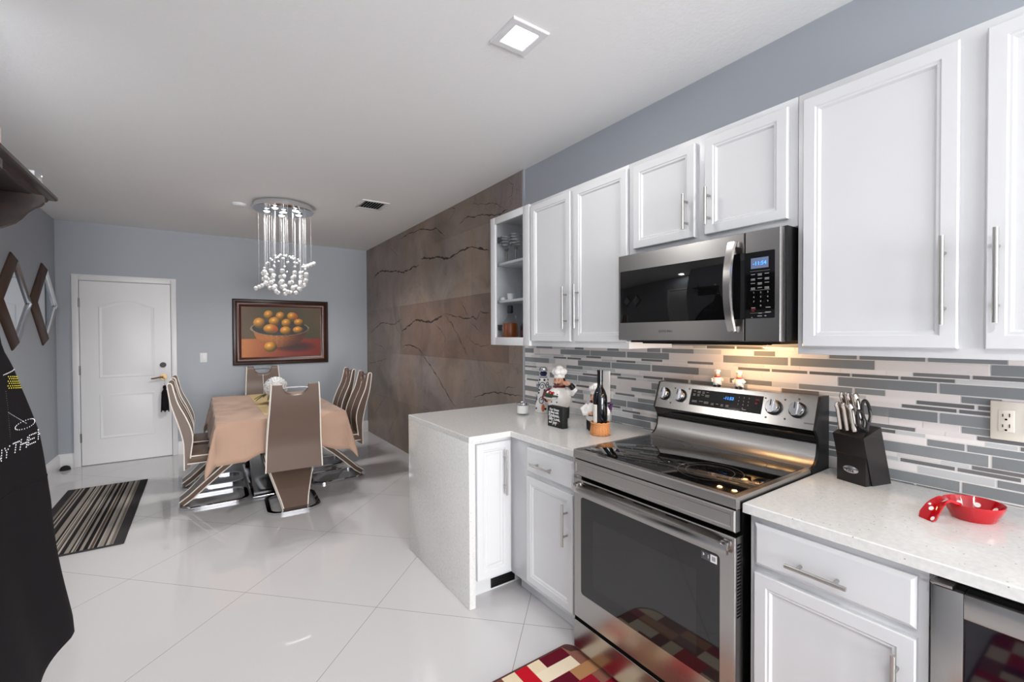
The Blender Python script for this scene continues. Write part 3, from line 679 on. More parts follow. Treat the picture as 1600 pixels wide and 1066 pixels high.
mb = MB(); mb.text('SAMSUNG', .0085, CP(.808, .022, .0022), (0, -1, 0), upP); mb.build('brand_lettering', inkdark, cp)
for y, s in ((1.415, .108), (1.425, .03), (1.335, .112), (.968, .108), (.89, .11), (.955, .026), (.88, .03), (.838, .118)): MB().loft([[CP(y + .004 * cos(a), s + .004 * sin(a), d) for a in [2 * pi * i / 10 for i in range(10)]] for d in (.002, .0024)]).build('indicator_dot', inkdark, cp)
def knob(y):
    mb = MB(); s = .073
    ring = lambda r, d, ph=0: [CP(y + r * cos(a), s + r * sin(a), d) for a in [2 * pi * i / 28 for i in range(28)]]
    mb.loft([ring(.033, .002), ring(.033, .006), ring(.029, .008)]); mb.m(1); mb.loft([ring(.028, .007), ring(.027, .022), ring(.024, .026)])
    mb.m(1); mb.loft([[CP(y + a * .009, s + b, d) for a, b in ((-1, -.028), (1, -.028), (1, .028), (-1, .028))] for d in (.02, .034)])
    mb.m(0); mb.loft([[CP(y + a * .002, s + b, d) for a, b in ((-1, 0), (1, 0), (1, .026), (-1, .026))] for d in (.034, .0346)])
    mb.build('knob', [black, silver], cp)
for y in (1.47, 1.377, .93, .838): knob(y)

# ================================================================== MICROWAVE
ym0, ym1, zm0, zm1 = .757, 1.495, 1.43, 1.832; XM = -.42
mw = thing('microwave', 'stainless over-the-range microwave with black glass window above the range', 'microwave', (-.2, 1.126, zm0))
MB().box(-.385, -.003, .75, 1.4915, 1.432, 1.8375, .002).box(-.37, -.02, .78, 1.46, 1.42, 1.432).build('body', black, mw)
seam = .883
P = face_map('-x', XM + .034)
md = loops(MB(), P, seam + .001, ym1, zm0, zm1, [(0, 0), (0, .028), (.003, .034)]).build('door', steel, mw)
MB().box(XM + .004, XM - .0012, .912 - .03, 1.482, 1.512, 1.756, .0008).build('door_window', blackglass, md)
mb = MB(); L_ = []
for i in range(17):
    t = i / 16; z = 1.468 + t * .332; k = abs(2 * t - 1); d = .056 - .034 * k ** 2.2
    L_.append([(XM - d + .006, .92 + a * .016, z) if b else (XM - d - .004, .92 + a * .013, z) for a, b in ((-1, 1), (-1, 0), (1, 0), (1, 1))])
mb.loft(L_)
for z in (1.475, 1.793): mb.box(XM - .026, XM + .001, .908, .932, z - .012, z + .012, .003)
mb.build('door_handle', steel, md)
mb = MB(); mb.text('SAMSUNG', .0155, (XM - .0004, 1.263, 1.466), (0, -1, 0), (0, 0, 1)); mb.build('brand_lettering', inkdark, md)
pm = loops(MB(), P, ym0, seam - .001, zm0, zm1, [(0, 0), (0, .028), (.003, .034)]).build('control_panel', steel, mw)
mb = MB(); PX = face_map('-x', XM); mb.loft([[PX(a, z, d) for a, z in rrect(.776, seam - .0015, 1.514, 1.754, .004)] for d in (-.002, .0012)]); tp = mb.build('touch_panel', blackglass, pm)
MB().box(XM - .0018, XM - .0012, .797, .859, 1.694, 1.732).build('lcd', lcd_m, tp)
mb = MB(); mb.text('-11:54', .019, (XM - .002, .852, 1.706), (0, -1, 0), (0, 0, 1), depth=.0002); mb.build('clock_digits', clock_m, tp)
mb = MB()
for r, z in enumerate((1.604, 1.588, 1.572, 1.556)):
    for c in range(3): mb.text(('1', '2', '3', '4', '5', '6', '7', '8', '9', '', '0', '')[r * 3 + c], .009, (XM - .0014, .8505 - c * .0245, z), (0, -1, 0), (0, 0, 1))
for r, z in enumerate((1.672, 1.656, 1.64, 1.623)):
    for c in range(3):
        for j in range(1 + (r + c) % 2): mb.box(XM - .0016, XM - .0012, .844 - c * .0245, .859 - c * .0245, z - j * .0045, z - j * .0045 + .0022)
for y, z, w in ((.857, .1555, .014), (.806, .1555, .016), (.832, .1535, .012), (.808, .1538, .02), (.857, .152, .004), (.835, .1525, .016), (.81, .1525, .006)): mb.box(XM - .0016, XM - .0012, y - w, y, z * 10 - .004, z * 10 - .0015)
for z in (1.684, 1.615, 1.533): mb.box(XM - .0015, XM - .0012, .792, .862, z, z + .0006)
mb.m(1); mb.box(XM - .0016, XM - .0012, .842, .858, 1.546, 1.548).box(XM - .0016, XM - .0012, .846, .855, 1.54, 1.542)
mb.build('panel_legend', [ink, inkred], tp)
mb = MB(); mb.box(-.14, -.06, .93, 1.32, 1.414, 1.42)
for x in (-.36, -.33, -.3): mb.box(x, x + .02, .85, 1.4, 1.415, 1.4205, .002)
mb.build('grease_filter', gap_m, mw)
for y in (1.0, 1.09): MB().cyl((-.17, y, 1.4205), (-.17, y, 1.411), .016, seg=16).build('night_light', warm_m, mw)
for y in (1.0, 1.09):
    l = bpy.data.lights.new('night_light_lamp', 'POINT'); l.energy = 1.3; l.color = (1, .58, .25); l.shadow_soft_size = .012
    o = bpy.data.objects.new('night_light_lamp', l); COL.objects.link(o); o.location = (-.17, y, 1.398)

# ================================================================== OUTLETS, WORKTOP OBJECTS
t = thing('power_outlet', 'ivory double outlet plate on the mosaic backsplash above the red spoon rest', 'outlet', (0, .255, 1.18))
MB().box(-.008, -.0001, .188, .314, 1.121, 1.243, .003).build('cover_plate', outlet_m, t)
for y in (.279, .2215):
    MB().box(-.0095, -.007, y - .0175, y + .0175, 1.148, 1.216, .0015).build('socket', outlet_m, t)
    mb = MB()
    for z in (1.195, 1.162): mb.box(-.0103, -.009, y - .0085, y - .0065, z, z + .011).box(-.0103, -.009, y + .006, y + .008, z, z + .009).cyl((-.0103, y, z - .008), (-.009, y, z - .008), .003, seg=10)
    mb.build('slots', gap_m, t)
tag(MB().box(-.016, -.002, 1.936, 2.0, .9205, 1.233, .003).build('tall_board', white_c), 'tall narrow white board standing against the backsplash behind the wine bottle', 'board')
CZ = CT + .0004
# knife block
ka = math.atan2(.029, .099); kb = thing('knife_block', 'black slanted wooden knife block with oval silver badge left of the red spoon rest', 'knife block', (-.155, .636, CZ), -.0)
KM = Matrix.Translation((-.155, .637, CZ)) @ Matrix.Rotation(-.28, 4, 'Z') @ Matrix.Scale(1, 4)
def kpt(x, y, z): return KM @ Vector((x, y, z))
def kprism(mb, prof, y0, y1): return mb.loft([[kpt(x, y, z) for x, z in prof] for y in (y0, y1)])
mb = MB(); kprism(mb, [(.05, 0), (.125, 0), (.07, .205), (-.018, .172), (.028, 0.0)], -.054, .054); kbody = mb.build('block_body', block_m, kb)
mb = MB(); kprism(mb, [(0, 0), (.05, 0), (.006, .105), (-.0005, .1)], -.05, .05); kf = mb.build('block_foot', block_m, kb)
mb = MB(); sl = (Vector((-.0005, 0, .1)) - Vector((0, 0, 0))).normalized()
el = lambda rx, rz, d: [kpt(-.0006 - d, rx * cos(a), .048 + rz * sin(a)) for a in [2 * pi * i / 32 for i in range(32)]]
mb.loft([el(.027, .0125, 0), el(.027, .0125, .0012), el(.0255, .011, .002)]); mb.m(1)
for y_, z_, w_, h_ in ((.014, .047, .005, .008), (.005, .045, .004, .009), (-.001, .045, .003, .009), (-.008, .044, .005, .007), (.002, .0405, .03, .0014)):   # the worn, unreadable badge print
    mb.loft([[kpt(-.0028 - d, y_ + a * w_ / 2, z_ + b * h_ / 2) for a, b in ((-1, -1), (1, -1), (1, 1), (-1, 1))] for d in (0, .0003)])
mb.build('oval_badge', [silver, inkdark], kf)
# knives
kd = Vector((-.046, 0, .172)).normalized(); kn = Vector((.172, 0, .046)).normalized()
def kslot(u, y, up): # u: 0 front row .. 1 back row along the slanted top
    top = Vector((-.018, 0, .172)) + (Vector((.07, 0, .205)) - Vector((-.018, 0, .172))) * u; top.y = y; return top + kd * up
def knife(u, y, L, label):
    t = thing('kitchen_knife', label, 'knife', kpt(*kslot(u, y, 0)), 0, 'steel-handled knives in the block')
    mb = MB(); n = 9; Ls = []
    for i in range(n + 1):
        s = i / n; c = kslot(u, y, .008 + s * L); wd = .0105 + .0035 * sin(pi * s * 1.1) + (.004 if s > .85 else 0) - (.004 if s > .97 else 0); th = .0085 - (.004 if s > .95 else 0)
        c = c + kn * (.006 * sin(s * 2.6))
        Ls.append([kpt(*(c + kn * (wd * cos(a)) + Vector((0, th * sin(a), 0)))) for a in [2 * pi * k / 12 for k in range(12)]])
    mb.loft(Ls); mb.build('handle', knife_m, t)
    mb = MB(); a = kslot(u, y, -.06); b = kslot(u, y, .01)
    mb.loft([[kpt(*(q + kn * x + Vector((0, z, 0)))) for x, z in ((-.009, -.0008), (.009, -.0008), (.009, .0008), (-.009, .0008))] for q in (a, b)]); mb.build('blade', steel, t)
for u, L, rn in ((.28, .1, 'front'), (.62, .125, 'back')):
    for y, cn in ((.038, 'leftmost'), (.014, 'middle'), (-.01, 'rightmost')): knife(u, y, L, f'steel-handled knife, {cn} of three in the {rn} row of the knife block')
sc_ = thing('kitchen_scissors', 'black-handled kitchen scissors standing in the right side of the knife block', 'scissors', kpt(*kslot(.5, -.036, 0)))
for j, (u, up, r) in enumerate(((.3, .055, .024), (.66, .07, .03))):
    mb = MB(); c = kslot(u, -.036, up)
    mb.tube([kpt(*(c + kn * (r * .62 * cos(a)) + kd * (r * 1.35 * sin(a)))) for a in [2 * pi * k / 20 for k in range(20)]], .0055, 8, True)
    mb.tube([kpt(*(c - kd * r * 1.3)), kpt(*kslot(.48, -.036, .002))], .006, 8); mb.build('handle', black, sc_)
mb = MB(); a = kslot(.48, -.036, -.05); b = kslot(.48, -.036, .012); mb.loft([[kpt(*(q + kn * x + Vector((0, z, 0)))) for x, z in ((-.008, -.0015), (.008, -.0015), (.008, .0015), (-.008, .0015))] for q in (a, b)]); mb.build('blades', steel, sc_)
# spoon rest
sp = thing('spoon_rest', 'red ceramic spoon rest with white polka dots on the right worktop', 'spoon rest', (-.19, .315, CZ), 0)
SM = Matrix.Translation((-.235, .311, CZ)) @ Matrix.Rotation(math.atan2(.07, -.115), 4, 'Z')
mb = MB(); nu = 40
def spoon(a, s, top):
    # plan radius of the bowl at angle a (long axis = +x local towards the handle)
    return Vector(((.088 if s else .06) * cos(a), (.07 if s else .045) * sin(a), 0))
prof = [(.0, .004), (.55, .004), (.66, .006), (.86, .028), (1, .046), (1.03, .047), (1.03, .043), (.9, .022), (.72, .0), (.0, .0)]
mb.loft([[SM @ Vector((0.068 * k * cos(a), .062 * k * sin(a), z)) for a in [2 * pi * i / nu for i in range(nu)]] for k, z in prof])
bowl = mb.build('bowl', red_c, sp)
mb = MB(); Ls = []
for i in range(15):
    s = i / 14; x = .058 + s * .088; z = .041 + .014 * sin(s * pi * .9) - .056 * max(0, s - .3) ** 1.5 * 1.55; wd = .020 - .004 * sin(pi * min(1, s * 1.4)) + (.006 * max(0, s - .5) * 2); th = .004
    if i == 14: wd *= .8
    dip = .006
    Ls.append([SM @ Vector((x, wd * q, max(z + dip * (q * q) + h_ * th, .0005))) for q, h_ in ((-1, 1), (-.5, 1), (0, 1), (.5, 1), (1, 1), (1, -1), (.5, -1), (0, -1), (-.5, -1), (-1, -1))])
mb.loft(Ls); hd = mb.build('handle', red_c, sp)
def disc(mb, c, n, r, k=14):
    n = Vector(n).normalized(); a = n.orthogonal().normalized(); b = n.cross(a); c = Vector(c)
    mb.face([c + a * (r * cos(2 * pi * i / k)) + b * (r * sin(2 * pi * i / k)) for i in range(k)])
mb = MB()
for a in (0.5, 1.25, 2.1, 2.9, 3.75, 4.5, 5.3):   # dots on the inner wall of the bowl
    k, z = .83, .0255; c = SM @ Vector((0.068 * k * cos(a), .062 * k * sin(a), z)); n = SM.to_3x3() @ Vector((-cos(a) * .12, -sin(a) * .16, .1)).normalized()
    disc(mb, c + n * .0014, n, .0075)
mb.build('bowl_dots', white_c, bowl, fix=False)
mb = MB()
for s, q in ((.45, .5), (.76, -.15), (.95, .7)):
    i = s * 14; L0 = Ls[int(i)]; L1 = Ls[min(int(i) + 1, 14)]; f = i - int(i); g = (q + 1) * 2; j = min(int(g), 3); h = g - j
    p = (L0[j].lerp(L0[j + 1], h)).lerp(L1[j].lerp(L1[j + 1], h), f); n = (L0[j + 1] - L0[j]).cross(L1[j] - L0[j]); n = n if n.z > 0 else -n
    disc(mb, p + n.normalized() * .0012, n, .0065)
mb.build('handle_dots', white_c, hd, fix=False)

# candle glass
t = thing('candle_jar', 'white candle in a clear glass jar on the peninsula worktop', 'candle', (-.3, 2.447, CZ))
mb = MB().lathe([(0, 0), (.038, 0), (.041, .003), (.041, .082), (.0385, .082), (.0385, .012), (0, .012)], (-.3, 2.447, CZ), 28); mb.build('glass_jar', glass_m, t)
MB().lathe([(0, .0125), (.038, .0125), (.038, .066), (.01, .064), (0, .064)], (-.3, 2.447, CZ), 28).build('wax', wax_m, t)
MB().lathe([(.0412, .07), (.0418, .07), (.0418, .083), (.038, .0835), (.038, .081)], (-.3, 2.447, CZ), 28).cyl((-.3, 2.447, CZ + .064), (-.3, 2.447, CZ + .075), .001).build('silver_rim', silver, t)
# blue and white ceramic bottle
bx, by = -.12, 2.45
t = thing('ceramic_bottle', 'tall white ceramic bottle with blue painted ornament against the backsplash', 'bottle', (bx, by, CZ))
bprof = [(0, 0), (.056, 0), (.06, .006), (.056, .05), (.048, .1), (.038, .135), (.033, .155), (.035, .175), (.034, .2), (.028, .235), (.02, .25), (.0, .25)]
body = MB().lathe(bprof, (bx, by, CZ), 28).build('bottle_body', white_c, t)
def rad(z):
    for (r0, z0), (r1, z1) in zip(bprof[2:], bprof[3:]):
        if z0 <= z <= z1: return r0 + (r1 - r0) * (z - z0) / (z1 - z0)
    return .03
mb = MB(); rq = random.Random(5)
def onb(ang, z, k=.0006): r = rad(z) + k; return (bx + r * cos(ang), by + r * sin(ang), CZ + z)
for c_a in [2 * pi * i / 5 for i in range(5)]:
    for zc, sc in ((.185, .028), (.085, .03)):
        pts = [onb(c_a + (sc / rad(zc)) * (1 - s * .75) * cos(s * 9) * .8, zc + sc * (1 - s * .75) * sin(s * 9)) for s in [i / 22 for i in range(23)]]
        mb.tube(pts, .0026, 5)
    for zc in (.225, .135, .03, .155):
        mb.sphere(onb(c_a + .5, zc, -.002), .008, (1, 1, 1), 8, 6)
mb.tube([onb(a, .243) for a in [2 * pi * i / 24 for i in range(24)]], .003, 5, True)
mb.build('blue_ornament', navy_c, body)
mb = MB(); an = -2.3; q = onb(an, .035, -.004); mb.sphere(q, .02, (.6, .6, 1.4), 10, 8); mb.build('orange_medallion', orange_c, body)
mb = MB(); mb.lathe([(.018, .25), (.02, .252), (.028, .275), (.024, .276), (.021, .262), (.016, .262), (0, .262)], (bx, by, CZ), 20); mb.build('blue_collar', navy_c, t)
mb = MB(); mb.lathe([(0, .262), (.016, .264), (.018, .276), (.027, .285), (.03, .295), (.026, .308), (.014, .315), (0, .316)], (bx, by, CZ), 22); mb.build('silver_stopper', silver, t)

# chef figurine built of painted ceramic: local x = forward
def chef(loc, rz, h, label, arm=True, holder=False):
    t = thing('chef_figurine', label, 'figurine', loc, rz); k = h / .345
    def add(name, m, fn, par=None):
        mb = MB(); fn(mb); bmesh.ops.scale(mb.bm, vec=(k, -k, k), verts=mb.bm.verts[:]); return mb.build(name, m, par or t, world=False)
    def trousers(mb):
        for s in (-1, 1): mb.tube([(0, s * .036, .008), (0, s * .037, .05), (0, s * .03, .09)], [.03, .031, .036], 14)
    def shoes(mb):
        for s in (-1, 1): mb.sphere((.016, s * .037, .012), .024, (1.6, 1, .55), 12, 8)
    add('trousers', hair_c, trousers); add('shoes', hair_c, shoes)
    jk = add('jacket', white_c, lambda mb: mb.lathe([(0, .07), (.055, .07), (.066, .078), (.076, .105), (.08, .13), (.074, .16), (.058, .185), (.04, .2), (.025, .208), (0, .21)], (.004, 0, 0), 28))
    add('buttons', burg_c, lambda mb: [mb.sphere((.004 + x, s * .018, z), .0045, u=8, w=6) for s in (-1, 1) for z, x in ((.115, .076), (.14, .076), (.163, .068))], jk)
    hd = add('head', skin_c, lambda mb: (mb.lathe([(0, .2), (.022, .2), (.024, .215)], (0, 0, 0), 16), mb.sphere((.006, 0, .238), .036, (1, .95, 1.08), 18, 12), mb.sphere((.044, 0, .236), .011, (1.1, 1, 1), 10, 8), [mb.sphere((.004, s * .036, .236), .008, (.6, .5, 1), 8, 6) for s in (-1, 1)]))
    add('moustache', hair_c, lambda mb: [mb.tube([(.042, s * .002, .226), (.042, s * .014, .223), (.036, s * .026, .229)], [.005, .004, .0015], 6) for s in (-1, 1)], hd)
    add('eyes', hair_c, lambda mb: [mb.sphere((.038, s * .013, .247), .0035, u=8, w=6) for s in (-1, 1)] + [mb.tube([(.038, s * .007, .256), (.037, s * .019, .257)], .0018, 5) for s in (-1, 1)], hd)
    add('hair', hair_c, lambda mb: mb.sphere((-.008, 0, .243), .037, (.95, 1.02, .95), 14, 10), hd)
    add('neckerchief', burg_c, lambda mb: (mb.tube([(.002 + .034 * cos(a), .034 * sin(a), .206 + .003 * cos(a * 3)) for a in [2 * pi * i / 20 for i in range(20)]], .0085, 8, True), mb.sphere((.038, .006, .196), .012, (.6, 1, 1.2), 8, 6)))
    def hat(mb):
        mb.lathe([(0, .262), (.034, .262), (.036, .268), (.034, .285), (.03, .29), (0, .29)], (0, 0, 0), 20)
        for i in range(6): mb.sphere((.026 * cos(i * pi / 3), .026 * sin(i * pi / 3), .302), .025, (1, 1, .95), 12, 8)
        mb.sphere((0, 0, .316), .03, (1, 1, .9), 14, 10)
    add('chef_hat', white_c, hat)
    if not holder:
        add('raised_sleeve', white_c, lambda mb: mb.tube([(0, -.055, .178), (.002, -.088, .172), (.012, -.106, .19), (.03, -.098, .214)], [.022, .024, .022, .017], 12))
        add('raised_cuff', hair_c, lambda mb: mb.tube([(.022, -.104, .203), (.038, -.092, .224)], [.02, .018], 12))
        add('raised_hand', skin_c, lambda mb: (mb.sphere((.045, -.082, .233), .013, (1, 1.1, 1), 10, 8), [mb.tube([(.047, -.078, .234 + j * .005), (.056, -.064, .238 + j * .005), (.058, -.052, .236 + j * .003)], [.0045, .004, .003], 6) for j in range(-2, 2)], mb.tube([(.042, -.078, .242), (.05, -.066, .25)], [.0045, .003], 6)))
        add('carrying_sleeve', burg_c, lambda mb: mb.tube([(0, .055, .178), (.012, .088, .155), (.03, .088, .13), (.06, .06, .126)], [.022, .024, .022, .018], 12))
        add('carrying_hand', skin_c, lambda mb: (mb.sphere((.072, .042, .127), .014, (1.2, 1, .7), 10, 8), [mb.tube([(.076, .04 + j * .007, .128), (.092, .03 + j * .009, .131)], [.0048, .0035], 6) for j in range(-2, 3)]))
        tr = add('platter', white_c, lambda mb: mb.lathe([(0, .134), (.034, .134), (.046, .142), (.047, .145), (.035, .138), (0, .138)], (.082, .022, 0), 20))
        add('green_bottle', green_c, lambda mb: mb.tube([(.085, .055, .158), (.088, .02, .156), (.089, .004, .155), (.09, -.03, .153)], [.013, .013, .006, .005], 10), tr)
        add('vegetables', [red_c, white_c], lambda mb: (mb.sphere((.076, .03, .17), .013, u=10, w=8), mb.sphere((.07, .012, .168), .011, u=10, w=8), mb.m(1), mb.sphere((.07, .046, .171), .012, u=10, w=8)), tr)
    else:
        for s in (-1, 1):
            add('sleeve', white_c, lambda mb: mb.tube([(0, s * .055, .178), (.006, s * .09, .15), (.03, s * .08, .125), (.06, s * .055, .128)], [.022, .024, .02, .016], 12))
            add('hand', skin_c, lambda mb: (mb.sphere((.066, s * .048, .13), .013, (1.1, 1, .8), 10, 8), [mb.tube([(.07, s * .044, .124 + j * .006), (.086, s * .034, .124 + j * .007)], [.0045, .003], 6) for j in range(4)]))
        add('waist_apron', navy_c, lambda mb: mb.tube([(.006 + .079 * cos(a), .079 * sin(a), .118) for a in [2 * pi * i / 24 for i in range(24)]], .005, 6, True))
        add('grape_bunch', purple_c, lambda mb: [mb.sphere((.02 + .012 * cos(i * 2.4) * (1 - i / 18), -.1 + .014 * sin(i * 2.4) * (1 - i / 18), .2 - i * .0045), .0095, u=8, w=6) for i in range(14)])
    return t
chef((-.185, 2.205, CZ), math.radians(205), .343, 'large white chef figurine kissing his fingers behind the black lettered box sign')
# black box sign with lettering
t = thing('box_sign', 'small black box sign with white lettering in front of the large chef figurine', 'sign', (-.37, 2.003, CZ), 0)
MB().box(-.392, -.352, 1.937, 2.07, CZ, CZ + .12, .0015).build('sign_box', bx_m, t)
mb = MB(); Q = lambda y, z: (-.3925, y, CZ + z)
for tx, y, z, s in (('Our Home', 2.05, .096, .0165), ('is filled with', 2.058, .0795, .0165), ('Kindness,', 2.06, .060, .0225), ('Silly', 2.058, .0395, .022), ('Love,', 2.012, .0395, .0225), ('and', 2.056, .021, .0155), ('joy', 2.022, .018, .026)): mb.text(tx, s * 1.12, Q(y + .002, z), (0, -1, 0), (0, 0, 1), shear=.15, depth=.0004, offset=.0005)
mb.m(1); hy, hz = 1.978, .026
mb.face([Q(hy + .0055 * (16 * sin(a) ** 3) / 16, hz + .0055 * (13 * cos(a) - 5 * cos(2 * a) - 2 * cos(3 * a) - cos(4 * a)) / 16) for a in [2 * pi * i / 20 for i in range(20)]])
mb.build('lettering', [signw_m, inkred], t)
# bottle-holder chef with basket and the bottle in it
t = chef((-.255, 1.812, CZ), math.radians(232), .268, 'smaller chef figurine standing behind the wine bottle and its woven basket', holder=True)
bk = thing('woven_basket', 'round woven wicker basket holding the dark wine bottle on the left worktop', 'basket', (-.318, 1.716, CZ))
mb = MB(); c0 = (-.318, 1.716, CZ); seg = 40
Lp = []
for i in range(15):
    z = .002 + i * .0045; r = .05 + .002 * sin(i * .4)
    Lp.append([(c0[0] + (r + .0022 * (1 if (k // 2 + i) % 2 else -1)) * cos(2 * pi * k / seg), c0[1] + (r + .0022 * (1 if (k // 2 + i) % 2 else -1)) * sin(2 * pi * k / seg), CZ + z) for k in range(seg)])
Lp.insert(0, [(c0[0] + .046 * cos(2 * pi * k / seg), c0[1] + .046 * sin(2 * pi * k / seg), CZ + .0) for k in range(seg)])
Lp += [[(c0[0] + r * cos(2 * pi * k / seg), c0[1] + r * sin(2 * pi * k / seg), CZ + z) for k in range(seg)] for r, z in ((.046, .066), (.045, .01), (.001, .01))]
mb.loft(Lp); mb.build('basket_body', basket_m, bk)
MB().tube([(c0[0] + .049 * cos(a), c0[1] + .049 * sin(a), CZ + .066 + .002 * sin(a * 12)) for a in [2 * pi * i / 48 for i in range(48)]], .0042, 6, True).build('rim', basket_m, bk)
wb = thing('wine_bottle', 'dark red-wine bottle with a cream label standing in the woven basket', 'bottle', (c0[0], c0[1], CZ + .0105))
wp = [(0, 0), (.036, 0), (.038, .004), (.038, .185), (.036, .2), (.026, .228), (.0165, .245), (.0145, .262), (.0145, .325), (.0155, .327), (.0155, .336), (0, .336)]
bb = MB().lathe(wp, (c0[0], c0[1], CZ + .0105), 32).build('bottle_glass', wine_m, wb)
mb = MB(); mb.loft([[(c0[0] + .0385 * cos(a), c0[1] + .0385 * sin(a), CZ + z) for a in [math.radians(150 + i * 5) for i in range(11)]] for z in (.068, .165)], False); mb.build('label', label_m, bb, fix=False)
MB().lathe([(.0148, .275), (.0152, .275), (.0152, .3255), (.016, .3265), (.016, .3368), (.002, .337), (.0148, .3362)], (c0[0], c0[1], CZ + .0105), 24).build('foil_capsule', blackgloss, wb)
# two little chef figurines on the range
def little(loc, rz, label):
    t = thing('small_chef_figurine', label, 'figurine', loc, rz, 'little chef figurines on the range')
    def add(name, m, fn, par=None):
        mb = MB(); fn(mb); return mb.build(name, m, par or t, world=False)
    add('shoes', hair_c, lambda mb: [mb.sphere((.006, s * .01, .004), .0075, (1.5, 1, .55), 10, 6) for s in (-1, 1)])
    add('trousers', white_c, lambda mb: [mb.tube([(0, s * .01, .004), (0, s * .0095, .018)], [.0095, .011], 10) for s in (-1, 1)])
    add('jacket', white_c, lambda mb: (mb.lathe([(0, .012), (.018, .012), (.022, .022), (.02, .035), (.013, .044), (0, .046)], (0, 0, 0), 18), [mb.tube([(0, s * .014, .038), (.004, s * .024, .03), (.014, s * .019, .025)], [.0065, .007, .005], 8) for s in (-1, 1)]))
    hd = add('head', skin_c, lambda mb: (mb.sphere((.001, 0, .054), .0115, (1, 1, 1.05), 14, 10), mb.sphere((.013, 0, .053), .0035, u=8, w=6)))
    add('hair', hair_c, lambda mb: mb.sphere((-.004, 0, .0555), .0115, (.9, 1.05, .9), 12, 8), hd)
    add('neckerchief', red_c, lambda mb: mb.tube([(.001 + .0115 * cos(a), .0115 * sin(a), .0445) for a in [2 * pi * i / 14 for i in range(14)]], .003, 6, True))
    add('chef_hat', white_c, lambda mb: (mb.lathe([(0, .06), (.0105, .06), (.0105, .068), (0, .068)], (0, 0, 0), 14), [mb.sphere((.007 * cos(i * 1.257), .007 * sin(i * 1.257), .072), .008, u=10, w=8) for i in range(5)]))
    return t
RT = 1.2089
little((-.045, 1.213, RT), math.radians(205), 'tiny white chef figurine on top of the range, the left one above the clock')
little((-.045, 1.107, RT), math.radians(190), 'tiny white chef figurine on top of the range, the right one by the lit wall')

# contents of the glass cabinet
def goblet(x, y, label):
    z = SH[1] + .0004; t = thing('wine_goblet', label, 'glass', (x, y, z), 0, 'silver-banded goblets on the top shelf')
    MB().lathe([(0, .0), (.034, .0), (.034, .003), (.006, .008), (.004, .02), (.004, .085), (.012, .095), (.036, .125), (.043, .16), (.038, .205), (.0365, .205), (.0405, .16), (.034, .128), (.01, .1), (0, .098)], (x, y, z), 24).build('goblet_glass', glass_m, t)
    mb = MB()
    for zz, r in ((.128, .0385), (.15, .043), (.17, .0435), (.188, .0415)): mb.tube([(x + r * cos(a), y + r * sin(a), z + zz) for a in [2 * pi * i / 24 for i in range(24)]], .0045, 6, True)
    mb.build('silver_bands', silver, t)
    MB().lathe([(.034, .0032), (.007, .0085), (.0055, .022), (.0075, .05), (.005, .086), (.013, .096), (.016, .1)], (x, y, z), 16).build('pewter_stem', steel_d, t)
goblet(-.268, 2.682, 'silver-banded wine goblet on the top cabinet shelf, the left one'); goblet(-.262, 2.575, 'silver-banded wine goblet on the top cabinet shelf, the right one')
def tumbler(x, y, h, r, label, m=None):
    z = SH[0] + .0004
    tag(MB().lathe([(0, 0), (r * .8, 0), (r, h), (r * .93, h), (r * .74, .006), (0, .006)], (x, y, z), 20).build('shot_glass', m or glass_m), label, 'glass', 'small glasses on the middle shelf')
tumbler(-.27, 2.63, .045, .026, 'low wide shot glass on the middle cabinet shelf', white_c); tumbler(-.27, 2.54, .09, .024, 'taller clear shot glass on the middle cabinet shelf, in the centre'); tumbler(-.21, 2.47, .1, .026, 'tallest clear shot glass on the middle cabinet shelf, nearest the right side'); tumbler(-.28, 2.46, .06, .02, 'small clear shot glass on the middle cabinet shelf, in front on the right')
tag(MB().lathe([(0, 0), (.018, 0), (.02, .004), (.02, .02), (.008, .028), (0, .028)], (-.29, 2.70, SH[0] + .0004), 16).build('small_jar', white_c), 'small white pot at the left end of the middle cabinet shelf', 'pot')
zb = ZU + .0304
t = thing('whisky_bottle', 'amber whisky bottle with a dark stopper on the bottom cabinet shelf', 'bottle', (-.265, 2.645, zb))
MB().lathe([(0, .003), (.052, .003), (.056, .01), (.056, .11), (.05, .125), (.0, .13)], (-.265, 2.645, zb), 24).build('whisky', amber, t)
MB().lathe([(0, 0), (.056, 0), (.06, .006), (.06, .115), (.052, .135), (.02, .175), (.015, .185), (.015, .205), (.0125, .205), (.0125, .185), (.05, .133), (.058, .113)], (-.265, 2.645, zb), 24).build('bottle_glass', glass_m, t)
MB().lathe([(0, .195), (.017, .195), (.021, .2), (.021, .245), (.018, .249), (0, .249)], (-.265, 2.645, zb), 18).build('stopper', hair_c, t)
t = thing('dark_bottle', 'squat dark bottle on the bottom cabinet shelf right of the whisky', 'bottle', (-.22, 2.5, zb))
MB().lathe([(0, 0), (.045, 0), (.048, .005), (.048, .1), (.03, .13), (.014, .14), (.014, .17), (0, .17)], (-.22, 2.5, zb), 24).build('bottle_glass', wine_m, t)
MB().lathe([(.0485, .03), (.0488, .03), (.0488, .07), (.0485, .07)], (-.22, 2.5, zb), 24).build('label', burg_c, t)

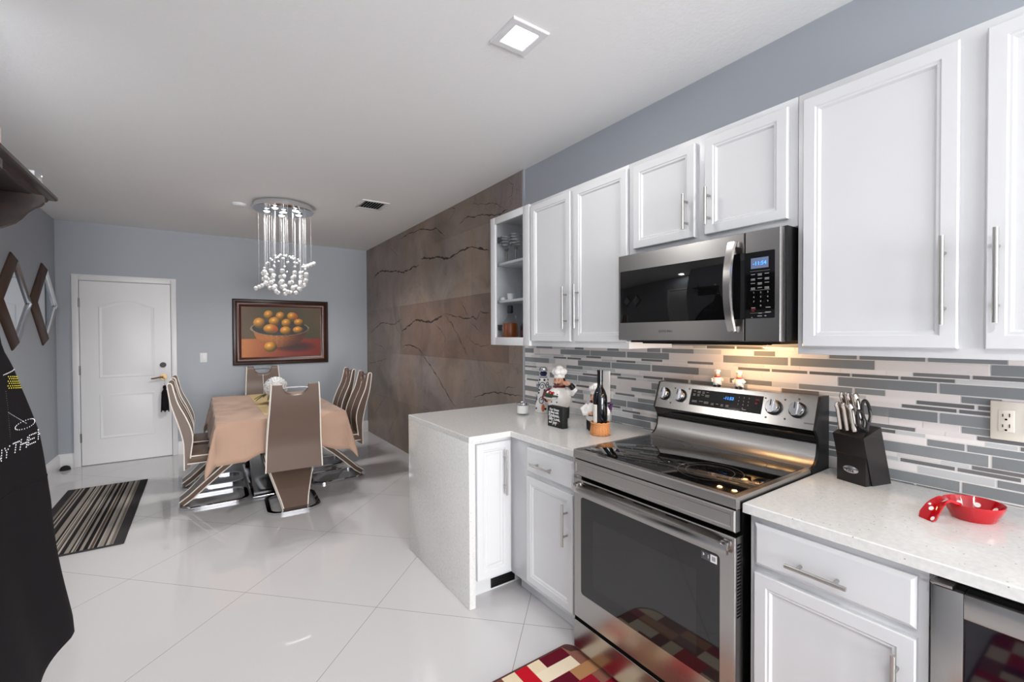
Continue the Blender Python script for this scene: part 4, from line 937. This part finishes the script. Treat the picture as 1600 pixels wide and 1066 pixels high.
# kitchen rug: patchwork rectangle with rounded corners
def rr2(x0, x1, y0, y1, r, n=8): return [(a, b) for a, b in rrect(x0, x1, y0, y1, r, n)]
mat('rug_backing', (74, 42, 38), .9)
def patch_rug(label, rx0, rx1, ry0, ry1, seed):
    rug = thing('kitchen_rug', label, 'rug', ((rx0 + rx1) / 2, (ry0 + ry1) / 2, 0))
    pal = [(120, 72, 62), (150, 26, 46), (232, 216, 190), (176, 128, 88), (112, 66, 58), (186, 24, 38), (226, 206, 176), (140, 92, 78), (98, 22, 38)]
    mb = MB(); rg_ = random.Random(seed); c = .066; nx = int(round((rx1 - rx0) / c)); ny = int(round((ry1 - ry0) / c)); cx, cy = (rx1 - rx0) / nx, (ry1 - ry0) / ny
    cells = {}
    for i in range(nx):
        for j in range(ny):
            if (i, j) in cells: continue
            k = rg_.choice(pal); w, h = rg_.choice(((1, 1), (1, 2), (2, 1), (1, 2)))
            for a in range(w):
                for b in range(h):
                    if (i + a, j + b) not in cells: cells[(i + a, j + b)] = k
    r = .1
    for (i, j), k in cells.items():
        if i >= nx or j >= ny: continue
        q = [(rx0 + i * cx, ry0 + j * cy), (rx0 + (i + 1) * cx, ry0 + j * cy), (rx0 + (i + 1) * cx, ry0 + (j + 1) * cy), (rx0 + i * cx, ry0 + (j + 1) * cy)]
        mb.tint = lin(k); n = 3
        for a in range(n):
            for b in range(n):
                pts = []
                for u, v in ((a, b), (a + 1, b), (a + 1, b + 1), (a, b + 1)):
                    x = q[0][0] + cx * u / n; y = q[0][1] + cy * v / n
                    ccx = min(max(x, rx0 + r), rx1 - .05); ccy = min(max(y, ry0 + r), ry1 - r); d = math.hypot(x - ccx, y - ccy); R0 = r if x < ccx + 1e-6 else .05
                    if d > R0 and (y < ry0 + r or y > ry1 - r): x = ccx + (x - ccx) * R0 / d; y = ccy + (y - ccy) * R0 / d
                    pts.append((x, y, .011))
                mb.face(pts)
    mb.build('rug_top', patch_m, rug)
    mb = MB(); ol = []
    for s0, (ccx, ccy, R0) in enumerate(((rx1 - .05, ry1 - r, .05), (rx0 + r, ry1 - r, r), (rx0 + r, ry0 + r, r), (rx1 - .05, ry0 + r, .05))):
        for i in range(9):
            a = (s0 + i / 8) * pi / 2; ol.append((ccx + R0 * cos(a), ccy + (r if R0 < r else R0) * sin(a)))
    mb.loft([[(x, y, z) for x, y in ol] for z in (.0005, .0105)]); mb.build('rug_base', MATS['rug_backing'], rug)
    mb = MB(); mb.tube([(x, y, .007) for x, y in ol], .0065, 6, True); mb.build('binding', MATS['rug_backing'], rug)
patch_rug('red and brown patchwork kitchen rug on the floor in front of the range', -1.25, -.655, .25, 1.575, 21)
patch_rug('patchwork rug in the middle of the kitchen floor, seen mirrored in the wine cooler door', -2.4, -1.62, -.9, .45, 5)

# ================================================================== DINING AREA
# striped door mat
dm = thing('door_mat', 'grey striped woven floor mat on the white floor in front of the entrance door', 'mat', (-2.84, 5, 0))
mx0, mx1, my0, my1 = -3.13, -2.54, 4.14, 5.86; mb = MB(); rs = random.Random(9); x = mx0 + .06; stripes = []
while x < mx1 - .062:
    w = rs.choice((.006, .009, .012, .018)); stripes.append((x, min(x + w, mx1 - .06), rs.choice(((172, 164, 155), (150, 142, 134), (52, 48, 48), (38, 36, 38), (88, 74, 66), (120, 112, 106), (180, 172, 162), (66, 62, 62))))); x += w
for a, b, k in stripes:
    mb.tint = lin(k); n = 24
    for j in range(n): mb.face([(a, my0 + .012 + (my1 - my0 - .024) * j / n, .0105), (b, my0 + .012 + (my1 - my0 - .024) * j / n, .0105), (b, my0 + .012 + (my1 - my0 - .024) * (j + 1) / n, .0105), (a, my0 + .012 + (my1 - my0 - .024) * (j + 1) / n, .0105)])
mb.build('woven_stripes', weave_m, dm)
MB().box(mx0, mx1, my0, my1, .0005, .01, .004).build('border', matgrey, dm)

# table
tx0, tx1, ty0, ty1, tz = -1.985, -.985, 4.29, 6.15, .757
tb = thing('dining_table', 'dining table with glossy black pedestal and steel base under the tan tablecloth', 'table', (-1.485, 5.22, 0))
MB().box(tx0 + .004, tx1 - .004, ty0 + .004, ty1 - .004, tz - .04, tz - .002, .004).build('tabletop', blackgloss, tb)
for y in (4.66, 5.64): MB().loft([[(x, yy, z) for x, yy in ((-1.70 - k, y), (-1.25 + k, y), (-1.25 + k, y + .14), (-1.70 - k, y + .14))] for z, k in ((.022, 0), (tz - .04, .06))]).build('pedestal', blackgloss, tb)
MB().box(-1.715, -1.225, 4.6, 5.84, .0, .022, .004).build('base_plate', chrome, tb)
# tablecloth
mb = MB(); ox, oy = .285, .335
xs = [-ox + ox * i / 8 for i in range(8)] + [(tx1 - tx0) * i / 10 for i in range(11)] + [(tx1 - tx0) + ox * (i + 1) / 8 for i in range(8)]
ys = [-oy + oy * i / 8 for i in range(8)] + [(ty1 - ty0) * i / 16 for i in range(17)] + [(ty1 - ty0) + oy * (i + 1) / 8 for i in range(8)]
def drape(u, v):
    ex = -u if u < 0 else max(0, u - (tx1 - tx0)); ey = -v if v < 0 else max(0, v - (ty1 - ty0)); sx = -1 if u < 0 else 1; sy = -1 if v < 0 else 1
    x = tx0 + min(max(u, 0), tx1 - tx0); y = ty0 + min(max(v, 0), ty1 - ty0); z = tz + .003
    if ex == 0 and ey == 0: return (x, y, z)
    if ey > 0: ey *= 1 - .17 * min(1, max(0, (.32 - abs(x + 1.447)) / .08))      # lifted where a seat is pushed under it
    r = math.hypot(ex, ey); ph = math.atan2(ey, ex); bulge = sin(2 * ph)
    lean = .12 + .16 * bulge ** 2; fold = .018 * sin((u * 1.7 + v * 1.3) * 11) * min(1, r / .2) * (1 - bulge)
    out = r * lean + .004 + fold; dn = r * math.sqrt(max(0, 1 - lean * lean))
    dx, dy = cos(ph), sin(ph)
    return (x + sx * out * dx, y + sy * out * dy, z - dn + .004 * 0)
G = [[mb.v(drape(u, v)) for v in ys] for u in xs]
for i in range(len(xs) - 1):
    for j in range(len(ys) - 1): mb._f([G[i][j], G[i + 1][j], G[i + 1][j + 1], G[i][j + 1]])
tc_ = mb.build('tablecloth', cloth_m, sharp=75); tag(tc_, 'tan tablecloth draped with hanging corners over the dining table', 'tablecloth')
md_ = tc_.modifiers.new('thickness', 'SOLIDIFY'); md_.thickness = .002; md_.offset = 1
mb = MB(); mb.box(-1.63, -1.34, ty0 + .17, ty1 - .04, tz + .0055, tz + .0075); tag(mb.build('table_runner', runner_m), 'gold table runner lying along the middle of the tan tablecloth', 'table runner')
# vase with white flowers
fv = thing('flower_vase', 'gold vase with a ball of white flowers in the centre of the dining table', 'vase', (-1.45, 5.2, tz + .008))
MB().lathe([(0, 0), (.045, 0), (.05, .006), (.03, .03), (.026, .05), (.05, .075), (.062, .09), (.055, .092), (0, .085)], (-1.45, 5.2, tz + .008), 24).build('vase_body', gold_m, fv)
rf = random.Random(4)
def flower(c, n, r):
    mb = MB(); n = Vector(n).normalized(); M0 = Matrix.Translation(c) @ n.to_track_quat('Z', 'Y').to_matrix().to_4x4()
    for ring, (m_, rr, tilt, ln) in enumerate(((7, .25, .35, .55), (8, .45, .75, .75), (9, .6, 1.15, .9))):
        for k in range(m_):
            a = 2 * pi * k / m_ + ring * .4 + rf.uniform(-.1, .1); M = M0 @ Matrix.Rotation(a, 4, 'Z') @ Matrix.Translation((rr * r * .3, 0, 0)) @ Matrix.Rotation(tilt, 4, 'Y')
            mb.grid(lambda u, v: M @ Vector(((v - .5) ** 2 * .35 * r + .12 * r * u * u, (v - .5) * r * .75 * sin(pi * min(.92, .25 + u * .75)) * 1.2, u * ln * r)), 4, 4)
    return mb.build('flower', petal_m, fv, fix=False, sharp=60)
ce = Vector((-1.45, 5.2, .925))
for i in range(22):
    z = 1 - 1.45 * (i + .5) / 22; a = i * 2.39996; q = math.sqrt(max(0, 1 - z * z)); n = Vector((q * cos(a), q * sin(a), z)); flower(ce + n * .075, n, .062)
mb = MB()
for i in range(9):
    a = i * .7; d = Vector((cos(a), sin(a), 0)); s = Vector((-sin(a), cos(a), 0)); p0 = Vector((-1.45, 5.2, .862))
    mb.grid(lambda u, v: p0 + d * (.03 + u * .17) + s * ((v - .5) * .05 * sin(pi * min(.99, u + .02))) + Vector((0, 0, .02 * u - .075 * u * u + .012 * abs(v - .5))), 6, 2)
mb.build('leaves', leaf_m, fv, fix=False)

# cantilever dining chair, local +x = forward, rear of the base at x = 0
def interp(tab, z):
    if z <= tab[0][0]: return tab[0][1]
    if z >= tab[-1][0]: return tab[-1][1]
    n = len(tab)
    sl = lambda i: (tab[min(i + 1, n - 1)][1] - tab[max(i - 1, 0)][1]) / (tab[min(i + 1, n - 1)][0] - tab[max(i - 1, 0)][0])
    for i in range(n - 1):
        (a, b), (c, d) = tab[i], tab[i + 1]
        if z <= c:
            h = c - a; t = (z - a) / h; m0, m1 = sl(i) * h, sl(i + 1) * h
            return b * (2 * t ** 3 - 3 * t * t + 1) + m0 * (t ** 3 - 2 * t * t + t) + d * (3 * t * t - 2 * t ** 3) + m1 * (t ** 3 - t * t)
REAR = [(.33, .03), (.46, .03), (.577, .026), (.723, -.006), (.895, -.054), (1.05, -.078)]
FRONT = [(.33, .075), (.41, .07), (.53, .083), (.594, .09), (.673, .082), (.789, .042), (.904, -.008), (1.05, -.044)]
HW = lambda z: interp([(.33, .213), (.5, .206), (.75, .193), (1.06, .174)], z)
def make_chair(label):
    t = thing('dining_chair', label, 'chair', (0, 0, 0), 0, 'brown and cream dining chairs around the table')
    mb = MB(); wn, dp, zt = .097, .088, 1.06
    cols = sorted(set([-1, -.9, -.75] + [-.60, -.565, -.55, -.53, -.5] + [-.44 + i * .11 for i in range(9)] + [.5, .53, .55, .565, .6] + [.75, .9, 1]))
    def ztop(w):
        q = abs(w) * .174
        return zt - dp * max(0, 1 - (q / wn) ** 3) ** .6 if q < wn else zt
    nz = 22; Ls = []
    for w in cols:
        L = []; top = ztop(w)
        for i in range(nz + 1):
            z = .345 + (top - .345) * i / nz; L.append((interp(REAR, z), w * HW(z), z))
        zz = top; xr, xf = interp(REAR, zz), interp(FRONT, zz); L.append(((xr * 2 + xf) / 3, w * HW(zz), zz + .010)); L.append(((xr + xf * 2) / 3, w * HW(zz), zz + .011))
        for i in range(nz, -1, -1):
            z = .37 + (top - .37) * i / nz; L.append((interp(FRONT, z), w * HW(z), z))
        Ls.append(L)
    mb.loft(Ls); bk = mb.build('backrest', leather, t, world=False, sharp=50)
    mb = MB()
    for s in (-1, 1):
        pr = [(interp(REAR, z), z) for z in [.345 + (1.055 - .345) * i / 20 for i in range(21)]] + [(-.07, 1.07), (-.055, 1.07)] + [(interp(FRONT, z), z) for z in [1.055 - (1.055 - .44) * i / 20 for i in range(21)]]
        mb.tube([(x, s * (HW(z) + .0015), z) for x, z in pr], .0052, 6)
    mb.tube([(interp(FRONT, z) - .0025, 0, z) for z in [.47 + (.97 - .47) * i / 16 for i in range(17)]], .0042, 6)
    mb.build('back_piping', piping_m, bk, world=False)
    MB().tube([(-.063, -.1, 1.035), (-.064, -.06, 1.041), (-.064, 0, 1.043), (-.064, .06, 1.041), (-.063, .1, 1.035)], .008, 10).build('back_handle', chrome, t, world=False)
    # seat cushion
    mb = MB(); mb.box(.035, .475, -.21, .21, .385, .465, .022); st = mb.build('seat', leather_in, t, world=False, sharp=50)
    mb = MB()
    for s in (-1, 1):
        mb.tube([(.07, s * .2115, .455), (.44, s * .2115, .455), (.468, s * .2, .452)], .005, 6); mb.tube([(.05, s * .2115, .394), (.44, s * .2115, .394), (.468, s * .2, .396)], .005, 6)
    mb.tube([(.27, -.2, .4665), (.27, .2, .4665)], .004, 6); mb.build('seat_piping', piping_m, st, world=False)
    # slanting leg panel from the seat front back down to the base
    mb = MB(); q = [(.475, .40, .208), (.40, .385, .205), (.21, .2, .15), (.055, .055, .095), (.012, .022, .088)]
    q = [(.46, .41, .206), (.41, .385, .203), (.3, .29, .175), (.18, .175, .137), (.08, .075, .104), (.012, .022, .09)]
    th = Vector((-.66, 0, .75)) * .034
    mb.loft([[(x + th.x * k, y * w, z + th.z * k) for y, k in ((-1, -.25), (1, -.25), (1, 1), (-1, 1))] for x, z, w in q]); lg = mb.build('leg_panel', leather, t, world=False, sharp=50)
    mb = MB()
    for s in (-1, 1):
        for k in (-.25, 1): mb.tube([(x + th.x * k, s * (w + .001), z + th.z * k) for x, z, w in q], .005, 6)
    mb.build('leg_piping', piping_m, lg, world=False)
    # chrome floor loop
    mb = MB(); ol = rrect(-.02, .5, -.205, .205, .11, 8); ou = [(x, y) for x, y in ol]; il = rrect(.012, .468, -.173, .173, .085, 8)
    mb.loft([[(x, y, z) for x, y in L] for L, z in ((ou, .001), (ou, .02), (il, .02), (il, .001), (ou, .001))], True, False); mb.build('floor_loop', chrome, t, world=False)
    return t
ch = make_chair('brown dining chair seen from behind at the near end of the table')
ch.location = (-1.447, 4.075, 0); ch.rotation_euler = (0, 0, math.radians(88))
dup(ch, (-1.44, 6.46, 0), math.radians(-90), 'brown dining chair with a cream centre seam at the far end below the painting')
dup(ch, (-2.235, 4.81, 0), 0, 'brown dining chair on the left side of the table, the nearer one')
dup(ch, (-2.235, 5.41, 0), 0, 'brown dining chair on the left side of the table, the one nearest the entrance door')
dup(ch, (-.70, 4.86, 0), pi, 'brown dining chair on the stone wall side of the table, the nearer one')
dup(ch, (-.70, 5.46, 0), pi, 'brown dining chair on the stone wall side of the table, the farther one')

# chandelier
cx_, cy_ = -1.395, 4.94
cd = thing('chandelier', 'crystal ball chandelier hung on many wires from a round chrome canopy', 'chandelier', (cx_, cy_, H))
cn = MB().lathe([(0, 0), (.255, 0), (.262, -.004), (.262, -.048), (.272, -.052), (.272, -.056), (.255, -.058), (0, -.058)], (cx_, cy_, H), 48).build('canopy', chrome, cd)
SPOTS = [(cx_ + .15 * cos(a), cy_ + .15 * sin(a)) for a in [.3 + 2 * pi * i / 5 for i in range(5)]] + [(cx_, cy_)]
for x, y in SPOTS:
    lb = MB().lathe([(.028, -.058), (.034, -.06), (.034, -.066), (.028, -.068)], (x, y, H), 20).build('lamp_socket', chrome, cd)
    MB().lathe([(0, -.059), (.027, -.06), (.027, -.068), (.018, -.074), (0, -.076)], (x, y, H), 20).build('bulb', bulb_m, lb)
for x, y in SPOTS[:5]:
    l = bpy.data.lights.new('chandelier_lamp', 'SPOT'); l.energy = 20; l.color = (1, .98, .95); l.shadow_soft_size = .025; l.spot_size = math.radians(150); l.spot_blend = .6
    o = bpy.data.objects.new('chandelier_lamp', l); COL.objects.link(o); o.location = (x, y, H - .085)
BC = Vector((cx_ + .01, cy_, 2.06)); RB = .195
def ball_mesh(r):
    mb = MB(); t = bmesh.new(); bmesh.ops.create_icosphere(t, subdivisions=2, radius=r); mb.merge(t); me = bpy.data.meshes.new('crystal')
    for f in mb.bm.faces: f.smooth = False
    mb.bm.to_mesh(me); mb.bm.free(); me.materials.append(crystal); return me
big, small = ball_mesh(.0225), ball_mesh(.0105); pts = []; rc = random.Random(8)
for s in (-1, 1):      # the two tails of the ring that leave the ball
    ax = Vector((.9, -.05, .45)).normalized() if s > 0 else Vector((-.87, .05, -.5)).normalized()
    for k in range(4): pts.append((BC + ax * (RB + .008 + k * .03), 'b'))
for z, n, kind in ((.19, 4, 's'), (.175, 8, 's'), (.145, 10, 's'), (.10, 10, 's'), (.055, 7, 's'), (.01, 13, 'b'), (-.045, 13, 'b'), (-.095, 11, 'b'), (-.14, 9, 'b'), (-.172, 5, 'b'), (-.192, 2, 'b')):
    for k in range(n):
        a = 2 * pi * k / n + z * 9 + rc.uniform(-.08, .08); rr = math.sqrt(max(0, RB * RB - z * z)); pts.append((BC + Vector((rr * cos(a), rr * sin(a), z + rc.uniform(-.006, .006))), kind))
wires = 0
for i, (p, kind) in enumerate(pts[:100]):
    o = bpy.data.objects.new('crystal', big if kind == 'b' else small); COL.objects.link(o); o.parent = cd; o.location = p - cd.location
for i, (p, kind) in enumerate(pts):
    if i % 2 == 0 and wires < 46:
        wires += 1; MB().cyl((p.x, p.y, p.z), (p.x, p.y, H - .057), .001, seg=4).build('wire', wire_m, cd)

# framed oil painting of a bowl of fruit
pt_ = thing('framed_painting', 'dark framed oil painting of orange fruit in a bowl on the back wall', 'painting', (-1.157, D, 1.51))
px0, px1, pz0, pz1 = -1.745, -.568, 1.073, 1.946; P = face_map('-y', D)
mb = MB(); loops(mb, P, px0, px1, pz0, pz1, [(0, 0), (0, .022), (.012, .035), (.035, .04), (.045, .03)], cap=False); mb.m(1)
R = []
for ins, d in ((.045, .03), (.055, .034), (.075, .03), (.088, .018), (.1, .014)): R.append([P(*q, d) for q in ((px0 + ins, pz0 + ins), (px1 - ins, pz0 + ins), (px1 - ins, pz1 - ins), (px0 + ins, pz1 - ins))])
mb.loft(R, True, False); mb.build('frame', [framewood, frameinner], pt_)
FR = [(.215, .68, .076, .105), (.33, .845, .062, .09), (.475, .825, .06, .085), (.625, .82, .068, .088), (.4, .715, .073, .09), (.55, .685, .066, .085), (.71, .7, .066, .075), (.35, .565, .09, .095), (.54, .53, .075, .085), (.70, .545, .072, .07)]
def mix(a, b, t): t = max(0, min(1, t)); return tuple(x + (y - x) * t for x, y in zip(a, b))
rp = random.Random(2)
def sphere_col(x, z, f, base=(214, 142, 36)):
    dx, dz = (x - f[0]) / f[2], (z - f[1]) / f[3]; r2 = dx * dx + dz * dz
    if r2 > 1: return None
    nz_ = math.sqrt(1 - r2); l = -.35 * dx + .5 * dz + .7 * nz_
    c = mix((64, 40, 14), base, l * 1.25); h = max(0, -.25 * dx + .35 * dz + .9 * nz_)
    c = mix(c, (250, 222, 170), max(0, h - .93) * 9)
    if f[0] in (.35, .625): c = mix(c, (216, 84, 30), max(0, dx * .9 + .1) * .8)
    if dz < -.3: c = mix(c, (112, 106, 36), (-.3 - dz) * .7)
    return c
def paint(u, v):
    x, z = u, v
    if z > .37: c = mix((66, 60, 40), (92, 74, 52), .6 * sin(x * 5 + z * 3) + .35 + .25 * rp.random()); c = mix(c, (120, 78, 60), max(0, .35 - x) * max(0, z - .72) * 6)
    else:
        c = mix((188, 118, 64), (128, 40, 28), (x - .05) * 1.7); c = mix(c, (96, 30, 26), max(0, .3 - z) * 1.2 * x + .1 * rp.random())
    bx_, bz_ = (x - .475) / .36, (z - .575) / .15
    sh = ((x - .66) / .3) ** 2 + ((z - .2) / .12) ** 2
    if sh < 1 and z < .37: c = mix(c, (40, 14, 14), (1 - sh) * .9)
    # bowl body
    if z < .56:
        w = .335 * math.sqrt(max(0, 1 - ((.56 - z) / .37) ** 2.2)) if .56 - z < .37 else 0
        if abs(x - .475) < w:
            q = (x - .475) / w; c = mix((176, 106, 50), (84, 38, 26), (q + .3) * .75 + .25 * abs(q)); c = mix(c, (226, 172, 110), .5 * max(0, sin(x * 95 + 14 * sin(z * 60))) * max(0, .75 - abs(q + .2)))
            c = mix(c, (70, 34, 24), max(0, .38 - z) * 2.4)
    e = bx_ * bx_ + bz_ * bz_
    if e < 1: c = (40, 36, 34)
    for f in FR[:7]:
        k = sphere_col(x, z, f)
        if k: c = k
    for f in FR[7:]:
        k = sphere_col(x, z, f)
        if k: c = k
    if abs(e - 1) < .075 and (z < .575): c = mix((150, 132, 112), (96, 76, 62), x)
    elif abs(e - 1) < .06 and (x < .2 or x > .78): c = (132, 116, 100)
    k = sphere_col(x, z, (.345, .2, .08, .102))
    if k: c = k
    return lin(c)
mb = MB(); a0, a1, b0, b1 = px0 + .1, px1 - .1, pz0 + .1, pz1 - .1
mb.grid(lambda u, v: (a0 + (a1 - a0) * u, D - .012, b0 + (b1 - b0) * v), 150, 104, paint); mb.build('canvas', paint_m, pt_)

# diamond mirrors on the left wall
def dmirror(y, z, label):
    t = thing('diamond_mirror', label, 'mirror', (XL, y, z), 0, 'diamond mirrors on the left wall'); hw, hh = .43, .415
    q = lambda k, d: [(XL + d, y + a * (hw - k), z + b * (hh - k * hh / hw)) for a, b in ((-1, 0), (0, -1), (1, 0), (0, 1))]
    mb = MB(); mb.loft([q(0, .001), q(.004, .012), q(.07, .05), q(.076, .051)], True, False); mb.face(q(0, .001)); mb.build('frame', mirrorframe, t)
    MB().loft([q(.076, .051), q(.082, .036), q(.1, .028)], True, False).build('bevelled_border', bevel_m, t)
    mb = MB(); mb.face(q(.1, .028)); mb.build('mirror_glass', mirror_m, t)
dmirror(5.485, 1.757, 'diamond-shaped brown framed mirror on the left wall, nearer the hanging apron'); dmirror(6.372, 1.785, 'diamond-shaped brown framed mirror on the left wall, nearer the entrance door')

# coat shelf
sx1, sy0, sy1, sz = -2.48, 1.655, 2.19, 1.945
cs = thing('coat_shelf', 'dark brown wooden wall shelf with curved brackets and hooks at top left', 'shelf', (XK, 1.92, sz))
mb = MB(); prof = [(-.038, -.036), (-.03, -.034), (-.022, -.028), (-.018, -.02), (-.004, -.018), (0, -.014), (0, -.004), (-.003, 0)]
R = []
for d, z in prof: R.append([(XK + .001, sy0 - d, sz + z), (sx1 + d, sy0 - d, sz + z), (sx1 + d, sy1 + d, sz + z), (XK + .001, sy1 + d, sz + z)])
mb.loft(R); mb.build('shelf_board', darkwood, cs)
MB().box(XK + .001, XK + .019, sy0 + .05, sy1 - .05, sz - .28, sz - .037, .003).build('back_board', darkwood, cs)
for y in (sy0 + .002, sy1 - .16):
    mb = MB(); cv = [(XK + .0195, sz - .0365), (-2.484, sz - .0365), (-2.484, sz - .06), (-2.492, sz - .07), (-2.505, sz - .078), (-2.52, sz - .092), (-2.535, sz - .115), (-2.55, sz - .132), (-2.575, sz - .147), (-2.61, sz - .165), (-2.65, sz - .2), (XK + .0195, sz - .25)]
    mb.prism(cv, 'y', y, y + .02); mb.build('bracket', darkwood, cs)
for y in (1.82, 1.92):
    mb = MB(); mb.tube([(XK + .02, y, sz - .17), (XK + .05, y, sz - .175), (XK + .075, y, sz - .165), (XK + .085, y, sz - .14)], [.006, .006, .006, .007], 8); mb.tube([(XK + .02, y, sz - .19), (XK + .04, y, sz - .22), (XK + .065, y, sz - .215)], .005, 8); mb.sphere((XK + .086, y, sz - .136), .009, u=10, w=8); mb.build('hook', brass, cs)
pf = thing('acrylic_frame', 'small clear framed card standing on the dark coat shelf', 'picture frame', (-2.53, 2.06, sz))
MB().box(-2.56, -2.49, 2.062, 2.066, sz + .0005, sz + .055, .001).build('clear_frame', glass_m, pf); MB().box(-2.555, -2.51, 2.0665, 2.0675, sz + .001, sz + .048).build('card', white_m, pf)
mb = MB(); mb.lathe([(0, 0), (.024, 0), (.026, .004), (.026, .05), (.022, .056), (.022, .06), (0, .06)], (-2.518, 1.70, sz + .0005), 20); tag(mb.build('small_tin', mat('pink_tin', (226, 196, 184), .4)), 'small pale pink tin at the near end of the coat shelf', 'tin')
# aprons
ap = thing('apron', 'long black apron with rhinestone lettering hanging from the coat shelf hooks', 'apron', (-2.55, 1.7, 1.0))
YE = [(.30, 2.365), (.40, 2.352), (.65, 2.25), (.907, 2.14), (1.02, 2.072), (1.17, 1.979), (1.316, 1.839), (1.383, 1.781), (1.428, 1.72), (1.55, 1.69), (1.66, 1.672)]
def yR(z):
    for (a, b), (c, d) in zip(YE, YE[1:]):
        if z <= c: return b + (d - b) * max(0, (z - a)) / (c - a)
    return YE[-1][1]
def yLf(z): return max(1.36, 1.58 - (1.66 - z) * .3)
def axp(s, z):
    k = (1.66 - z) / 1.36
    return -2.5 - .012 * (1 - s) - k * .02 * sin(s * 10 + z * 1.5) * .9 - .03 * max(0, s - .93) / .07 * .4 - .008 * sin(z * 7 + s * 3)
def apoint(s, t):
    zb = .325 + .11 * (1 - s) + .01 * sin(s * 9)
    z = 1.66 - t * (1.66 - zb); y = yLf(z) + (yR(z) - yLf(z)) * s
    return Vector((axp(s, z), y, z))
def asurf(y, z, off=.003): s = (y - yLf(z)) / (yR(z) - yLf(z)); return Vector((axp(s, z) + off, y, z))
mb = MB(); mb.grid(apoint, 30, 60); cl = mb.build('apron_cloth', blackcloth, ap, fix=False, sharp=80)
so = cl.modifiers.new('thickness', 'SOLIDIFY'); so.thickness = .003; so.offset = -1
mb = MB(); mb.tube([apoint(0, 0), (-2.56, 1.62, 1.74), (XK + .083, 1.82, 1.79), (XK + .09, 1.822, 1.795), (-2.555, 1.70, 1.73), apoint(1, 0)], .008, 8, flat=.5); mb.build('neck_strap', blackcloth, ap)
mb = MB(); mb.tube([asurf(yLf(1.03) + (yR(1.03) - yLf(1.03)) * s, 1.055 - .045 * s, .001) for s in [.1 + .9 * i / 16 for i in range(17)]], .0035, 6); mb.build('pocket_seam', blackcloth, ap)
FONT = {'N': ['10001', '11001', '10101', '10011', '10001'], 'Y': ['10001', '01010', '00100', '00100', '00100'], 'T': ['11111', '00100', '00100', '00100', '00100'], 'H': ['10001', '10001', '11111', '10001', '10001'], 'E': ['11111', '10000', '11110', '10000', '11111'], 'R': ['11110', '10001', '11110', '10010', '10001']}
mb = MB()
def bead(y, z, r=.0027): mb.sphere(asurf(y, z, .002), r, u=6, w=4)
for c, yc, zc in (('N', 1.697, 1.15), ('Y', 1.753, 1.15), ('T', 1.806, 1.152), ('H', 1.848, 1.154), ('E', 1.893, 1.158), ('R', 1.952, 1.163)):
    w = .05 if c in 'ER' else .04
    for r, row in enumerate(FONT[c]):
        for k, b in enumerate(row):
            if b == '1': bead(yc + (k - 2) * w / 5, zc + (2 - r) * .0068)
for i in range(26): a = 2 * pi * i / 26; bead(1.846 + .058 * cos(a), 1.209 + .012 * sin(a), .0022)
for i in range(14): s = i / 13; bead(1.744 + .1 * s, 1.257 - .045 * s, .0018)
for i in range(12): s = i / 11; bead(1.704 + .066 * s, 1.36 + .01 * s, .002)
for i in range(22): s = i / 21; bead(1.719 + .05 * s, 1.316 - .132 * s, .0014)
mb.build('rhinestone_lettering', rhine_m, ap)
mb = MB()
for i in range(7):
    for j in range(6): bead(1.728 + i * .012 + (j % 2) * .006, 1.354 - j * .0062 - i * .001, .0023)
mb.build('yellow_rhinestones', rhine_y, ap)
